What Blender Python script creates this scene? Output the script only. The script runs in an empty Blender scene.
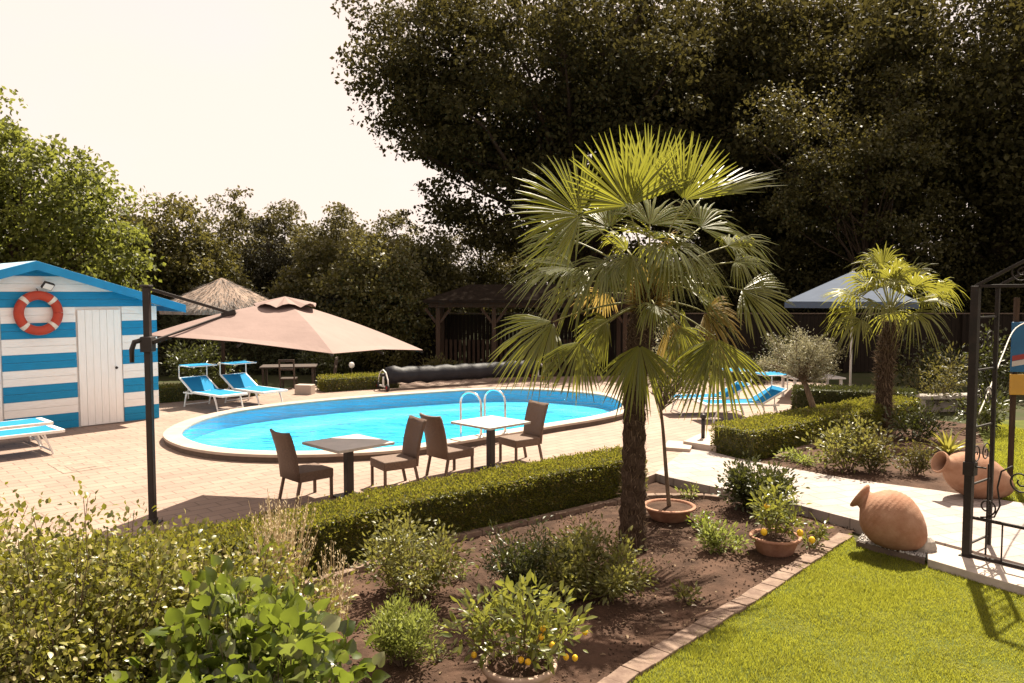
import bpy, bmesh, math, random
import numpy as np
from mathutils import Vector, Matrix

# ------------------------------------------------------------------ camera / light / world
SC = bpy.context.scene
COL = SC.collection
R = math.radians
CAM_H, FPX, HORIZON = 2.75, 800.0, 292.0
PITCH = math.atan((341.5 - HORIZON) / FPX)
cd = bpy.data.cameras.new('camera'); cam = bpy.data.objects.new('camera', cd); COL.objects.link(cam)
cd.sensor_width = 36; cd.lens = 36 * FPX / 1024; cd.clip_end = 2000; cd.clip_start = 0.05
cam.location = (0, 0, CAM_H); cam.rotation_euler = (R(90) - PITCH, 0, 0)
SC.camera = cam
SC.view_settings.view_transform = 'Standard'; SC.view_settings.look = 'None'
SC.view_settings.gamma = 1; SC.view_settings.use_curve_mapping = False
SC.view_settings.exposure = 1.58
SC.cycles.use_denoising = True
SC.cycles.max_bounces = 10; SC.cycles.transparent_max_bounces = 24; SC.cycles.transmission_bounces = 6
SUN = Vector((.228, .511, .829)).normalized()
sl = bpy.data.lights.new('sun', 'SUN'); sl.energy = 5.0; sl.angle = R(.55); sl.color = (1.0, .89, .72)
so = bpy.data.objects.new('sun', sl); COL.objects.link(so)
so.rotation_euler = SUN.to_track_quat('Z', 'Y').to_euler(); so.location = (10, 20, 40)
W = bpy.data.worlds.new('World'); SC.world = W; W.use_nodes = True
nt = W.node_tree; nt.nodes.clear()
wo = nt.nodes.new('ShaderNodeOutputWorld'); bg = nt.nodes.new('ShaderNodeBackground')
sky = nt.nodes.new('ShaderNodeTexSky'); sky.sky_type = 'NISHITA'; sky.sun_disc = False
sky.sun_elevation = math.asin(SUN.z); sky.sun_rotation = math.atan2(SUN.x, SUN.y)
tc = nt.nodes.new('ShaderNodeTexCoord'); mp = nt.nodes.new('ShaderNodeMapping'); mp.inputs['Scale'].default_value = (1, 1, 2.6)
nz = nt.nodes.new('ShaderNodeTexNoise'); nz.inputs['Scale'].default_value = 2.2; nz.inputs['Detail'].default_value = 7; nz.inputs['Roughness'].default_value = .55
cr = nt.nodes.new('ShaderNodeValToRGB'); cr.color_ramp.elements[0].position = .34; cr.color_ramp.elements[1].position = .52
cr.color_ramp.elements[0].color = (.88, .88, .88, 1); cr.color_ramp.elements[1].color = (.97, .97, .97, 1)
mx = nt.nodes.new('ShaderNodeMixRGB'); mx.inputs[2].default_value = (6.3, 5.2, 4.55, 1)
nt.links.new(tc.outputs['Generated'], mp.inputs[0]); nt.links.new(mp.outputs[0], nz.inputs['Vector'])
nt.links.new(nz.outputs['Fac'], cr.inputs[0]); nt.links.new(cr.outputs[0], mx.inputs[0])
nt.links.new(sky.outputs[0], mx.inputs[1]); nt.links.new(mx.outputs[0], bg.inputs[0])
bg.inputs[1].default_value = .062
nt.links.new(bg.outputs[0], wo.inputs[0])

# ------------------------------------------------------------------ helpers
def ray(px, py):
    x, y = (px - 512) / FPX, (341.5 - py) / FPX
    c, s = math.cos(PITCH), math.sin(PITCH)
    return Vector((x, c + y * s, -s + y * c))
def G(px, py, h=0.0):                       # where the sight line meets height h
    d = ray(px, py); t = (h - CAM_H) / d.z
    return Vector((d.x * t, d.y * t, h))
def AT(px, py, Y):                          # where it meets distance Y
    d = ray(px, py); t = Y / d.y
    return Vector((d.x * t, Y, CAM_H + d.z * t))
rng = np.random.default_rng(7)

def tag(o, label=None, cat=None, group=None, kind=None):
    if label: o['label'] = label
    if cat: o['category'] = cat
    if group: o['group'] = group
    if kind: o['kind'] = kind
    return o
def empty(name, loc, rz=0, label=None, cat=None, group=None):
    o = bpy.data.objects.new(name, None); COL.objects.link(o); o.empty_display_size = .1
    o.location = loc; o.rotation_euler = (0, 0, rz)
    return tag(o, label, cat, group)
def link(name, me, mats, parent=None, loc=None):
    o = bpy.data.objects.new(name, me); COL.objects.link(o)
    for m in (mats if isinstance(mats, (list, tuple)) else [mats]): me.materials.append(m)
    if parent: o.parent = parent
    if loc is not None: o.location = loc
    return o
def copy_tree(o, parent=None):
    c = o.copy(); COL.objects.link(c)
    if parent: c.parent = parent
    for ch in o.children: copy_tree(ch, c)
    return c

class MB:
    def __init__(s): s.v = []; s.f = []; s.m = []; s.cur = 0
    def add(s, vs, fs):
        o = len(s.v); s.v += [tuple(v) for v in vs]
        for f in fs: s.f.append(tuple(i + o for i in f)); s.m.append(s.cur)
        return s
    def box(s, x0, x1, y0, y1, z0, z1, M=None):
        vs = [Vector(p) for p in ((x0,y0,z0),(x1,y0,z0),(x1,y1,z0),(x0,y1,z0),(x0,y0,z1),(x1,y0,z1),(x1,y1,z1),(x0,y1,z1))]
        if M is not None: vs = [M @ v for v in vs]
        return s.add(vs, [(3,2,1,0),(4,5,6,7),(0,1,5,4),(1,2,6,5),(2,3,7,6),(3,0,4,7)])
    def bar(s, a, b, w, h=None, up=Vector((0,0,1))):        # rectangular bar a->b
        a, b = Vector(a), Vector(b); h = h or w; d = (b - a); L = d.length; d.normalize()
        if abs(d.dot(up)) > .98: up = Vector((0, 1, 0))
        x = d.cross(up).normalized(); u = x.cross(d)
        M = Matrix((x, d, u)).transposed().to_4x4(); M.translation = a
        return s.box(-w/2, w/2, 0, L, -h/2, h/2, M)
    def tube(s, pts, r, n=8, cap=True):
        pts = [Vector(p) for p in pts]; N = len(pts)
        rs = r if isinstance(r, (list, tuple)) else [r] * N
        vs = []; fs = []; prev = None
        for i, p in enumerate(pts):
            t = (pts[min(i+1, N-1)] - pts[max(i-1, 0)]).normalized()
            if prev is None:
                a = Vector((1,0,0)) if abs(t.x) < .9 else Vector((0,1,0)); u = t.cross(a).normalized()
            else:
                u = (prev - t * prev.dot(t)); u = u.normalized() if u.length > 1e-6 else t.orthogonal().normalized()
            prev = u; w = t.cross(u)
            for k in range(n):
                an = 2 * math.pi * k / n
                vs.append(p + (u * math.cos(an) + w * math.sin(an)) * rs[i])
        for i in range(N - 1):
            for k in range(n):
                k2 = (k + 1) % n
                fs.append((i*n+k, i*n+k2, (i+1)*n+k2, (i+1)*n+k))
        if cap: fs += [tuple(range(n))[::-1], tuple((N-1)*n + k for k in range(n))]
        return s.add(vs, fs)
    def lathe(s, prof, n=32, M=None):
        vs = []; fs = []
        for r, z in prof:
            for k in range(n):
                an = 2 * math.pi * k / n; v = Vector((r * math.cos(an), r * math.sin(an), z))
                vs.append(M @ v if M is not None else v)
        for i in range(len(prof) - 1):
            for k in range(n):
                k2 = (k + 1) % n; fs.append((i*n+k, i*n+k2, (i+1)*n+k2, (i+1)*n+k))
        return s.add(vs, fs)
    def build(s, name, mats, parent=None, loc=None, bevel=0, smooth=False):
        me = bpy.data.meshes.new(name); me.from_pydata(s.v, [], s.f); me.update()
        o = link(name, me, mats, parent, loc)
        me.polygons.foreach_set('material_index', s.m)
        if smooth: me.polygons.foreach_set('use_smooth', [True] * len(me.polygons))
        if bevel:
            b = o.modifiers.new('bevel', 'BEVEL'); b.width = bevel; b.segments = 2; b.limit_method = 'ANGLE'; b.angle_limit = R(40)
        return o

def np_mesh(name, V, F):
    V = np.ascontiguousarray(V, dtype=np.float32); F = np.ascontiguousarray(F, dtype=np.int32)
    me = bpy.data.meshes.new(name); k = F.shape[1]
    me.vertices.add(len(V)); me.vertices.foreach_set('co', V.ravel())
    me.loops.add(F.size); me.loops.foreach_set('vertex_index', F.ravel())
    me.polygons.add(len(F)); me.polygons.foreach_set('loop_start', np.arange(0, F.size, k, dtype=np.int32))
    me.update(calc_edges=True)
    return me
LEAF = {  # x across, y along, z up (folded along the midrib)
 'diamond': (np.array([(0,0,0),(-.5,.45,.12),(0,1,-.1),(.5,.45,.12)], float), np.array([(0,2,1),(0,3,2)])),
 'leaf': (np.array([(0,0,0),(-.36,.25,.1),(-.42,.58,.1),(0,1,-.18),(.42,.58,.1),(.36,.25,.1),(0,.3,0),(0,.64,-.03)], float),
          np.array([(0,6,1),(1,6,7),(1,7,2),(2,7,3),(3,7,4),(4,7,6),(4,6,5),(5,6,0)])),
 'ivy': (np.array([(0,.10,0),(-.22,-.04,-.02),(-.44,.10,.06),(-.52,.34,.12),(-.40,.62,.08),(-.18,.84,-.02),(0,1,-.2),(.18,.84,-.02),(.40,.62,.08),(.52,.34,.12),(.44,.10,.06),(.22,-.04,-.02),(0,.42,-.05),(0,.72,-.08)], float),
         np.array([(0,12,1),(1,12,2),(2,12,3),(3,12,4),(4,12,13),(4,13,5),(5,13,6),(6,13,7),(7,13,8),(8,13,12),(8,12,9),(9,12,10),(10,12,11),(11,12,0)])),
 'blade': (np.array([(-.5,0,0),(.5,0,0),(.3,.6,.05),(0,1,.2),(-.3,.6,.05)], float), np.array([(0,1,2),(0,2,4),(4,2,3)])),
}
def norm(a): return a / np.maximum(np.linalg.norm(a, axis=-1, keepdims=True), 1e-9)
def leaves(name, P, D, N, L, Wd, shape='diamond', curl=1.0):
    """P base points, D growth direction, N leaf normal hint, L lengths, Wd widths"""
    T, F = LEAF[shape]; n = len(P)
    D = norm(D); X = norm(np.cross(D, N)); Z = np.cross(X, D)
    L = np.broadcast_to(L, (n,)); Wd = np.broadcast_to(Wd, (n,))
    V = P[:, None, :] + X[:, None, :] * (T[None, :, 0, None] * Wd[:, None, None]) + D[:, None, :] * (T[None, :, 1, None] * L[:, None, None]) \
        + Z[:, None, :] * (T[None, :, 2, None] * Wd[:, None, None] * curl)
    FF = F[None] + (np.arange(n) * len(T))[:, None, None]
    return np_mesh(name, V.reshape(-1, 3), FF.reshape(-1, 3))
def sph(n, r=rng): return norm(r.normal(size=(n, 3)))

# ------------------------------------------------------------------ materials
def nodes(name):
    m = bpy.data.materials.new(name); m.use_nodes = True; t = m.node_tree; t.nodes.clear()
    o = t.nodes.new('ShaderNodeOutputMaterial'); return m, t, o
def lk(t, a, b): t.links.new(a, b)
def noise(t, scale, detail=5, rough=.6, coord='Object', stretch=None):
    c = t.nodes.new('ShaderNodeTexCoord'); n = t.nodes.new('ShaderNodeTexNoise')
    n.inputs['Scale'].default_value = scale; n.inputs['Detail'].default_value = detail; n.inputs['Roughness'].default_value = rough
    if stretch:
        mpn = t.nodes.new('ShaderNodeMapping'); mpn.inputs['Scale'].default_value = stretch
        lk(t, c.outputs[coord], mpn.inputs[0]); lk(t, mpn.outputs[0], n.inputs['Vector'])
    else: lk(t, c.outputs[coord], n.inputs['Vector'])
    return n
def ramp(t, src, stops):
    r = t.nodes.new('ShaderNodeValToRGB'); e = r.color_ramp.elements
    while len(e) < len(stops): e.new(.5)
    for el, (p, c) in zip(e, stops): el.position = p; el.color = (*c, 1)
    lk(t, src, r.inputs[0]); return r
def pm(name, c1, c2=None, scale=8, rough=.6, bump=.0, bscale=None, spec=.4, metal=0, stretch=None, lo=.35, hi=.65, coat=0):
    m, t, o = nodes(name); b = t.nodes.new('ShaderNodeBsdfPrincipled'); lk(t, b.outputs[0], o.inputs[0])
    b.inputs['Roughness'].default_value = rough; b.inputs['Metallic'].default_value = metal
    b.inputs['Specular IOR Level'].default_value = spec; b.inputs['Coat Weight'].default_value = coat
    c2 = c2 or tuple(x * .8 for x in c1)
    n = noise(t, scale, stretch=stretch); r = ramp(t, n.outputs['Fac'], [(lo, c1), (hi, c2)]); lk(t, r.outputs[0], b.inputs['Base Color'])
    if bump:
        n2 = noise(t, bscale or scale * 4, 6, .65, stretch=stretch); bp = t.nodes.new('ShaderNodeBump'); bp.inputs['Strength'].default_value = bump; bp.inputs['Distance'].default_value = .02
        lk(t, n2.outputs['Fac'], bp.inputs['Height']); lk(t, bp.outputs[0], b.inputs['Normal'])
    return m
def leafmat(name, c1, c2, tr=.35, tcol=None, rough=.42, spec=.5, c3=None, patch=None):
    m, t, o = nodes(name); b = t.nodes.new('ShaderNodeBsdfPrincipled'); tl = t.nodes.new('ShaderNodeBsdfTranslucent'); mxs = t.nodes.new('ShaderNodeMixShader')
    g = t.nodes.new('ShaderNodeNewGeometry')
    st = [(0, c1), (.75, c2)] + ([(.97, c3)] if c3 else [])
    r = ramp(t, g.outputs['Random Per Island'], st); lk(t, r.outputs[0], b.inputs['Base Color'])
    b.inputs['Roughness'].default_value = rough; b.inputs['Specular IOR Level'].default_value = spec
    if patch:
        pn = noise(t, patch, 6, .62); pr = ramp(t, pn.outputs['Fac'], [(.36, (.50,.44,.40)), (.5, (.9,.9,.85)), (.66, (1.15,1.06,1.0))]); pmx = t.nodes.new('ShaderNodeMixRGB'); pmx.blend_type = 'MULTIPLY'; pmx.inputs[0].default_value = 1
        lk(t, r.outputs[0], pmx.inputs[1]); lk(t, pr.outputs[0], pmx.inputs[2]); lk(t, pmx.outputs[0], b.inputs['Base Color']); r = pmx
    tcol = tcol or tuple(min(1, x * k) for x, k in zip(c2, (2.2, 2.0, 1.0)))
    mm = t.nodes.new('ShaderNodeMixRGB'); mm.inputs[0].default_value = .75; mm.inputs[2].default_value = (*tcol, 1)
    lk(t, r.outputs[0], mm.inputs[1]); lk(t, mm.outputs[0], tl.inputs[0])
    mxs.inputs[0].default_value = tr; lk(t, b.outputs[0], mxs.inputs[1]); lk(t, tl.outputs[0], mxs.inputs[2]); lk(t, mxs.outputs[0], o.inputs[0])
    return m
def brickmat(name, c1, c2, mortar, bw, bh, ms=.012, rot=0, rough=.75, bump=.3, offs=.5, nscale=3, dirt=(.7, 1.0)):
    m, t, o = nodes(name); b = t.nodes.new('ShaderNodeBsdfPrincipled'); lk(t, b.outputs[0], o.inputs[0]); b.inputs['Roughness'].default_value = rough; b.inputs['Specular IOR Level'].default_value = .25
    c = t.nodes.new('ShaderNodeTexCoord'); mpn = t.nodes.new('ShaderNodeMapping'); mpn.inputs['Rotation'].default_value = (0, 0, rot)
    bk = t.nodes.new('ShaderNodeTexBrick'); lk(t, c.outputs['Object'], mpn.inputs[0]); lk(t, mpn.outputs[0], bk.inputs['Vector'])
    bk.offset = offs; bk.inputs['Scale'].default_value = 1; bk.inputs['Brick Width'].default_value = bw; bk.inputs['Row Height'].default_value = bh
    bk.inputs['Mortar Size'].default_value = ms; bk.inputs['Mortar Smooth'].default_value = .3; bk.inputs['Bias'].default_value = 0
    bk.inputs['Color1'].default_value = (*c1, 1); bk.inputs['Color2'].default_value = (*c2, 1); bk.inputs['Mortar'].default_value = (*mortar, 1)
    n = noise(t, nscale, 8, .65); r = ramp(t, n.outputs['Fac'], [(.3, (dirt[0],)*3), (.62, (dirt[1],)*3)])
    n3 = noise(t, 45, 4, .7); r3 = ramp(t, n3.outputs['Fac'], [(.3, (.88,)*3), (.7, (1.05,)*3)])
    mu = t.nodes.new('ShaderNodeMixRGB'); mu.blend_type = 'MULTIPLY'; mu.inputs[0].default_value = 1
    mu2 = t.nodes.new('ShaderNodeMixRGB'); mu2.blend_type = 'MULTIPLY'; mu2.inputs[0].default_value = 1
    lk(t, bk.outputs['Color'], mu.inputs[1]); lk(t, r.outputs[0], mu.inputs[2]); lk(t, mu.outputs[0], mu2.inputs[1]); lk(t, r3.outputs[0], mu2.inputs[2]); lk(t, mu2.outputs[0], b.inputs['Base Color'])
    bp = t.nodes.new('ShaderNodeBump'); bp.inputs['Strength'].default_value = bump; bp.inputs['Distance'].default_value = .01; bp.invert = True
    lk(t, bk.outputs['Fac'], bp.inputs['Height']); lk(t, bp.outputs[0], b.inputs['Normal'])
    return m

M = {}
M['ground'] = pm('ground_earth', (.05,.045,.025), (.035,.045,.015), 1.2, .95, .4, 14, .1)
M['soil'] = pm('soil', (.038,.022,.015), (.088,.051,.035), 3.2, .95, 1.0, 26, .12)
M['clod'] = pm('soil_clod', (.055,.035,.025), (.12,.08,.057), 9, .95, .4, 60, .1)
M['deck'] = brickmat('deck_pavers', (.30,.215,.17), (.255,.182,.145), (.18,.128,.10), .4, .2, .012, R(-43), nscale=.9, dirt=(.8, 1.02), offs=.5)
M['deck2'] = brickmat('deck_patch', (.30,.24,.19), (.26,.21,.165), (.2,.16,.12), .2, .2, .01, R(-43))
M['path'] = brickmat('path_pavers', (.37,.31,.275), (.28,.24,.225), (.2,.165,.145), .42, .28, .009, R(-18), nscale=1.6, dirt=(.78, 1.0))
M['kerb'] = pm('kerb_stone', (.42,.36,.31), (.33,.28,.24), 5, .8, .25, 40)
M['kerb_dark'] = pm('plinth_stone', (.12,.085,.065), (.085,.06,.048), 6, .8, .3, 30)
M['coping'] = pm('coping_stone', (.40,.325,.27), (.33,.265,.22), 2.5, .7, .12, 60, .3)
M['liner'] = pm('pool_liner', (.05,.5,.72), (.035,.46,.69), .7, .5)
M['brick'] = pm('brick_edge', (.23,.165,.125), (.13,.085,.065), 7, .85, .4, 50, .2)
M['white_wood'] = pm('white_painted_wood', (.86,.84,.815), (.76,.735,.71), 5, .6, .22, 30, .3, stretch=(1,1,9), lo=.42, hi=.78)
M['white_door'] = pm('white_door_wood', (.87,.85,.825), (.78,.755,.73), 4, .55, .22, 26, .3, stretch=(9,9,1), lo=.45, hi=.78)
M['blue_wood'] = pm('blue_painted_wood', (.0,.235,.47), (.0,.195,.40), 5, .5, .2, 30, .35, stretch=(1,1,9))
M['blue_trim'] = pm('blue_roof_paint', (.01,.25,.50), (.01,.21,.43), 4, .5, .1, 30, .35)
M['roof_felt'] = pm('roof_felt', (.30,.42,.50), (.22,.34,.43), 7, .7, .4, 60, .3)
M['metal_dark'] = pm('dark_grey_metal', (.028,.021,.019), (.022,.017,.015), 10, .5, .05, 40, .35)
M['iron'] = pm('wrought_iron', (.012,.009,.008), (.022,.015,.012), 14, .6, .3, 60, .25)
M['chrome'] = pm('steel', (.75,.75,.74), (.66,.66,.65), 20, .16, 0, None, .5, 1)
M['white_metal'] = pm('white_metal', (.78,.75,.71), (.70,.67,.63), 12, .4, .05, 40)
M['orange'] = pm('ring_orange', (.46,.05,.02), (.37,.04,.018), 6, .5, .1, 50, .4)
M['white_band'] = pm('white_band', (.72,.66,.58), (.6,.53,.46), 16, .6)
M['rattan'] = pm('brown_rattan', (.16,.102,.073), (.105,.066,.047), 60, .6, .5, 160, .3)
M['tabletop'] = pm('table_laminate', (.66,.63,.60), (.52,.50,.48), 3.5, .35, .03, 60, .45)
M['table_edge'] = pm('table_edge', (.42,.38,.34), (.34,.31,.28), 10, .5)
M['terracotta'] = pm('terracotta', (.24,.115,.068), (.36,.215,.145), 5, .85, .3, 40, .15, lo=.3, hi=.72)
M['terra_pot'] = pm('terracotta_pot', (.25,.12,.075), (.36,.2,.135), 8, .8, .2, 50, .2)
M['clay_pale'] = pm('pale_clay_pot', (.48,.36,.28), (.36,.25,.19), 8, .8, .2, 50, .2)
M['bark'] = pm('bark', (.06,.042,.03), (.03,.021,.015), 9, .95, .9, 30, .1, stretch=(3,3,.6))
M['bark_pale'] = pm('pale_bark', (.20,.145,.10), (.11,.078,.055), 12, .9, .7, 40, .1, stretch=(3,3,.6))
M['fibre'] = pm('palm_fibre', (.075,.05,.034), (.034,.022,.015), 20, .95, .8, 60, .1, stretch=(2,2,.5))
M['fibre_pale'] = leafmat('palm_fibre_strands', (.065,.044,.03), (.16,.115,.078), .2, (.3,.2,.12), .9, .1)
M['thatch'] = pm('thatch', (.32,.245,.20), (.19,.14,.11), 26, .95, .9, 70, .1, stretch=(1,1,.25))
M['cover'] = pm('pool_cover', (.018,.018,.022), (.010,.010,.014), 5, .6, .5, 9, .25)
M['fence'] = pm('brown_fence', (.018,.012,.008), (.010,.007,.005), 6, .85, .5, 30, .15, stretch=(4,4,.5))
M['fence_cap'] = pm('fence_cap', (.12,.085,.06), (.08,.055,.04), 6, .8, .2, 30)
M['post_wood'] = pm('post_wood', (.055,.033,.021), (.034,.02,.013), 10, .8, .3, 40, .2, stretch=(4,4,.5))
M['dark_roof'] = pm('dark_shingles', (.018,.013,.01), (.012,.009,.007), 8, 1.0, .6, 20, .02)
M['wood_dark'] = pm('dark_wood', (.055,.033,.022), (.03,.018,.012), 9, .6, .2, 30)
M['stone'] = pm('grey_stone', (.36,.32,.28), (.25,.22,.195), 6, .85, .4, 30)
M['pebble'] = pm('pebble', (.5,.47,.44), (.3,.28,.26), 30, .8, .2, 60)
M['lemon'] = pm('lemon_skin', (.75,.5,.02), (.65,.38,.01), 9, .45, .2, 90)
M['orange_fruit'] = pm('orange_skin', (.76,.47,.02), (.7,.38,.015), 9, .4, .2, 90)
M['rubber'] = pm('wheel_rubber', (.02,.018,.018), (.03,.028,.026), 9, .7)
M['red'] = pm('red_hub', (.35,.03,.03), (.3,.02,.02), 9, .5)
M['rope'] = pm('white_rope', (.6,.56,.5), (.45,.42,.37), 60, .8, .4, 120)
M['glassy'] = pm('lamp_glass', (.75,.72,.68), (.7,.67,.62), 9, .2)
M['sign_blue'] = pm('sign_blue', (.012,.085,.19), (.01,.07,.16), 6, .4)
M['sign_yellow'] = pm('sign_yellow', (.42,.24,.03), (.36,.2,.03), 6, .5)
M['sign_red'] = pm('sign_red', (.22,.025,.02), (.18,.02,.02), 6, .5)
M['sign_white'] = pm('sign_white', (.4,.37,.34), (.33,.3,.28), 6, .5)
M['flower'] = leafmat('white_petals', (.55,.5,.4), (.7,.66,.55), .3, (.7,.65,.5))
def fabric(name, c, tr=.3):
    m, t, o = nodes(name); b = t.nodes.new('ShaderNodeBsdfPrincipled'); tl = t.nodes.new('ShaderNodeBsdfTranslucent'); x = t.nodes.new('ShaderNodeMixShader')
    n = noise(t, 2.5, 6); r = ramp(t, n.outputs['Fac'], [(.3, c), (.75, tuple(k * .86 for k in c))]); lk(t, r.outputs[0], b.inputs['Base Color']); lk(t, r.outputs[0], tl.inputs[0])
    b.inputs['Roughness'].default_value = .85; b.inputs['Specular IOR Level'].default_value = .15
    n2 = noise(t, 5, 3); bp = t.nodes.new('ShaderNodeBump'); bp.inputs['Strength'].default_value = .25; bp.inputs['Distance'].default_value = .03; lk(t, n2.outputs['Fac'], bp.inputs['Height']); lk(t, bp.outputs[0], b.inputs['Normal'])
    x.inputs[0].default_value = tr; lk(t, b.outputs[0], x.inputs[1]); lk(t, tl.outputs[0], x.inputs[2]); lk(t, x.outputs[0], o.inputs[0]); return m
M['parasol'] = fabric('taupe_canvas', (.295,.215,.195), .15)
M['blue_sling'] = fabric('blue_sling', (.03,.30,.56), .35)
M['grey_canvas'] = fabric('blue_grey_canvas', (.085,.11,.16), .06)
# foliage
M['l_oak'] = leafmat('oak_leaf', (.022,.021,.008), (.046,.042,.015), .24, (.12,.10,.025), .7, .12)
M['l_oak2'] = leafmat('oak_leaf_pale', (.028,.028,.009), (.06,.055,.015), .28, (.17,.14,.03), .55, .3)
M['l_lime'] = leafmat('lime_leaf', (.044,.058,.012), (.10,.11,.022), .42, (.30,.32,.05), .5, .35)
M['l_mid'] = leafmat('hornbeam_leaf', (.038,.038,.012), (.085,.076,.023), .32, (.22,.19,.04), .5, .35)
M['l_far'] = leafmat('far_leaf', (.045,.043,.018), (.085,.078,.03), .3, (.2,.17,.05), .6, .25)
M['l_conifer'] = leafmat('conifer_needles', (.015,.014,.006), (.028,.025,.010), .1, None, .6, .2)
M['l_box'] = leafmat('box_leaf', (.045,.056,.008), (.11,.115,.018), .38, (.36,.34,.035), .42, .4, (.18,.11,.05))
M['l_palm'] = leafmat('palm_leaf', (.046,.058,.010), (.09,.098,.017), .42, (.42,.41,.045), .38, .5)
M['l_palm2'] = leafmat('small_palm_leaf', (.065,.075,.013), (.125,.125,.023), .4, (.40,.38,.05), .45, .45)
M['l_litter'] = leafmat('dry_leaf_litter', (.12,.08,.045), (.26,.19,.12), .2, (.3,.22,.12), .8, .15, (.5,.45,.36))
M['straw'] = leafmat('straw', (.09,.077,.07), (.18,.158,.145), .08, (.2,.17,.15), .9, .1)
M['l_palm_old'] = leafmat('dry_palm_leaf', (.14,.1,.03), (.26,.19,.06), .4, (.4,.28,.07), .6, .3)
M['petiole'] = pm('palm_petiole', (.22,.22,.06), (.15,.14,.04), 8, .5, 0, None, .4)
M['l_olive'] = leafmat('olive_leaf', (.13,.125,.07), (.28,.26,.165), .3, (.36,.33,.18), .5, .4)
M['l_shrub'] = leafmat('variegated_leaf', (.024,.030,.005), (.15,.15,.024), .26, (.44,.42,.05), .4, .4, (.42,.36,.18))  # variegation; the paler leaf tones also paint in sunlit highlights
M['l_ivy'] = leafmat('ivy_leaf', (.022,.036,.006), (.075,.10,.016), .28, (.34,.42,.045), .26, .55, (.2,.2,.1))
M['l_broad'] = leafmat('broad_green_leaf', (.10,.15,.018), (.16,.2,.03), .4, (.36,.42,.05), .35, .5)
M['l_bright'] = leafmat('bright_green_leaf', (.10,.125,.02), (.18,.2,.045), .4, (.36,.4,.08), .5, .35)
M['l_rose'] = leafmat('rose_leaf', (.06,.07,.014), (.14,.135,.036), .38, (.32,.3,.06), .42, .45)
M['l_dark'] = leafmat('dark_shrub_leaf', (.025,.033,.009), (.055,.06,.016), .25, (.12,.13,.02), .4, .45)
M['l_citrus'] = leafmat('citrus_leaf', (.06,.08,.014), (.13,.14,.03), .38, (.34,.34,.05), .32, .55)
M['l_spiky'] = leafmat('yellow_blade_leaf', (.16,.16,.025), (.26,.23,.045), .4, (.45,.4,.07), .4, .45)
M['l_dry'] = leafmat('dry_stalk', (.40,.32,.2), (.6,.5,.34), .45, (.7,.58,.38), .7, .2)
M['grass'] = leafmat('grass_blade', (.095,.118,.013), (.185,.20,.028), .46, (.50,.50,.05), .5, .3, patch=1.7)
M['lawn'] = pm('lawn_soil', (.06,.075,.015), (.095,.10,.022), 3, .95, .5, 40, .1)

# ------------------------------------------------------------------ setting
ZB, ZL, ZG = -.12, -.10, -.16             # bed, lawn, natural ground below the paved level 0
def catmull(pts, n, closed=True):
    out = []; N = len(pts)
    for i in range(N if closed else N - 1):
        p = [pts[(i + k - 1) % N] if closed else pts[min(max(i + k - 1, 0), N - 1)] for k in range(4)]
        for j in range(n):
            t = j / n
            out.append(.5 * ((2*p[1]) + (p[2]-p[0])*t + (2*p[0]-5*p[1]+4*p[2]-p[3])*t*t + (3*p[1]-p[0]-3*p[2]+p[3])*t**3))
    if not closed: out.append(pts[-1])
    return out
def offset(poly, d):
    N = len(poly); out = []
    for i in range(N):
        t = (poly[(i+1) % N] - poly[i-1]).normalized(); out.append(poly[i] + Vector((t.y, -t.x, 0)) * d)
    return out
# water line of the free-form pool, in plan (counter-clockwise)
wl_px = [(181,434),(195,444),(230,450.5),(280,453),(340,452),(400,448),(470,437.5),(540,426),(590,418),(616,411.5),(622,404),(600,395.5),(540,390.5),(480,390.5),(420,394),(360,398.5),(300,404),(240,412),(200,422)]
WZ = .10
water = catmull([G(px, py, WZ).xy.to_3d() for px, py in wl_px], 6)
area = sum(a.x * b.y - b.x * a.y for a, b in zip(water, water[1:] + water[:1]))
if area < 0: water.reverse()
NP = len(water); pc = sum(water, Vector()) / NP
cop = offset(water, .31); plinth = offset(water, .285)
def ring(name, A, za, B, zb, mat):
    n = len(A); vs = [(p.x, p.y, za) for p in A] + [(p.x, p.y, zb) for p in B]
    fs = [(i, (i+1) % n, n + (i+1) % n, n + i) for i in range(n)]
    mb = MB(); mb.add(vs, [f[::-1] for f in fs]); return mb.build(name, mat)
far = [pc + (p - pc).normalized() * 600 for p in cop]
tag(ring('ground', plinth, ZG, far, ZG, M['ground']), kind='structure')
dk = [(-30,5.5),(-4.7,6.5),(-3.5,7.1),(-2.8,7.55),(-2.2,8.05),(-1.43,8.9),(-.34,9.82),(1.24,11.1),(1.85,11.55),(2.3,12.15),(3.45,14.2),(5.0,15.9),(8.6,19.2),(9.5,24),(5,26.5),(-3,25.2),(-8.5,21.5),(-30,21)]
def cast(c, d, poly):
    best = 0
    for a, b in zip(poly, poly[1:] + poly[:1]):
        ex, ey = b[0]-a[0], b[1]-a[1]; den = d.x*ey - d.y*ex
        if abs(den) < 1e-9: continue
        t = ((a[0]-c.x)*ey - (a[1]-c.y)*ex) / den; u = ((a[0]-c.x)*d.y - (a[1]-c.y)*d.x) / den
        if t > 0 and -1e-6 <= u <= 1 + 1e-6: best = max(best, t)
    return best
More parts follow.
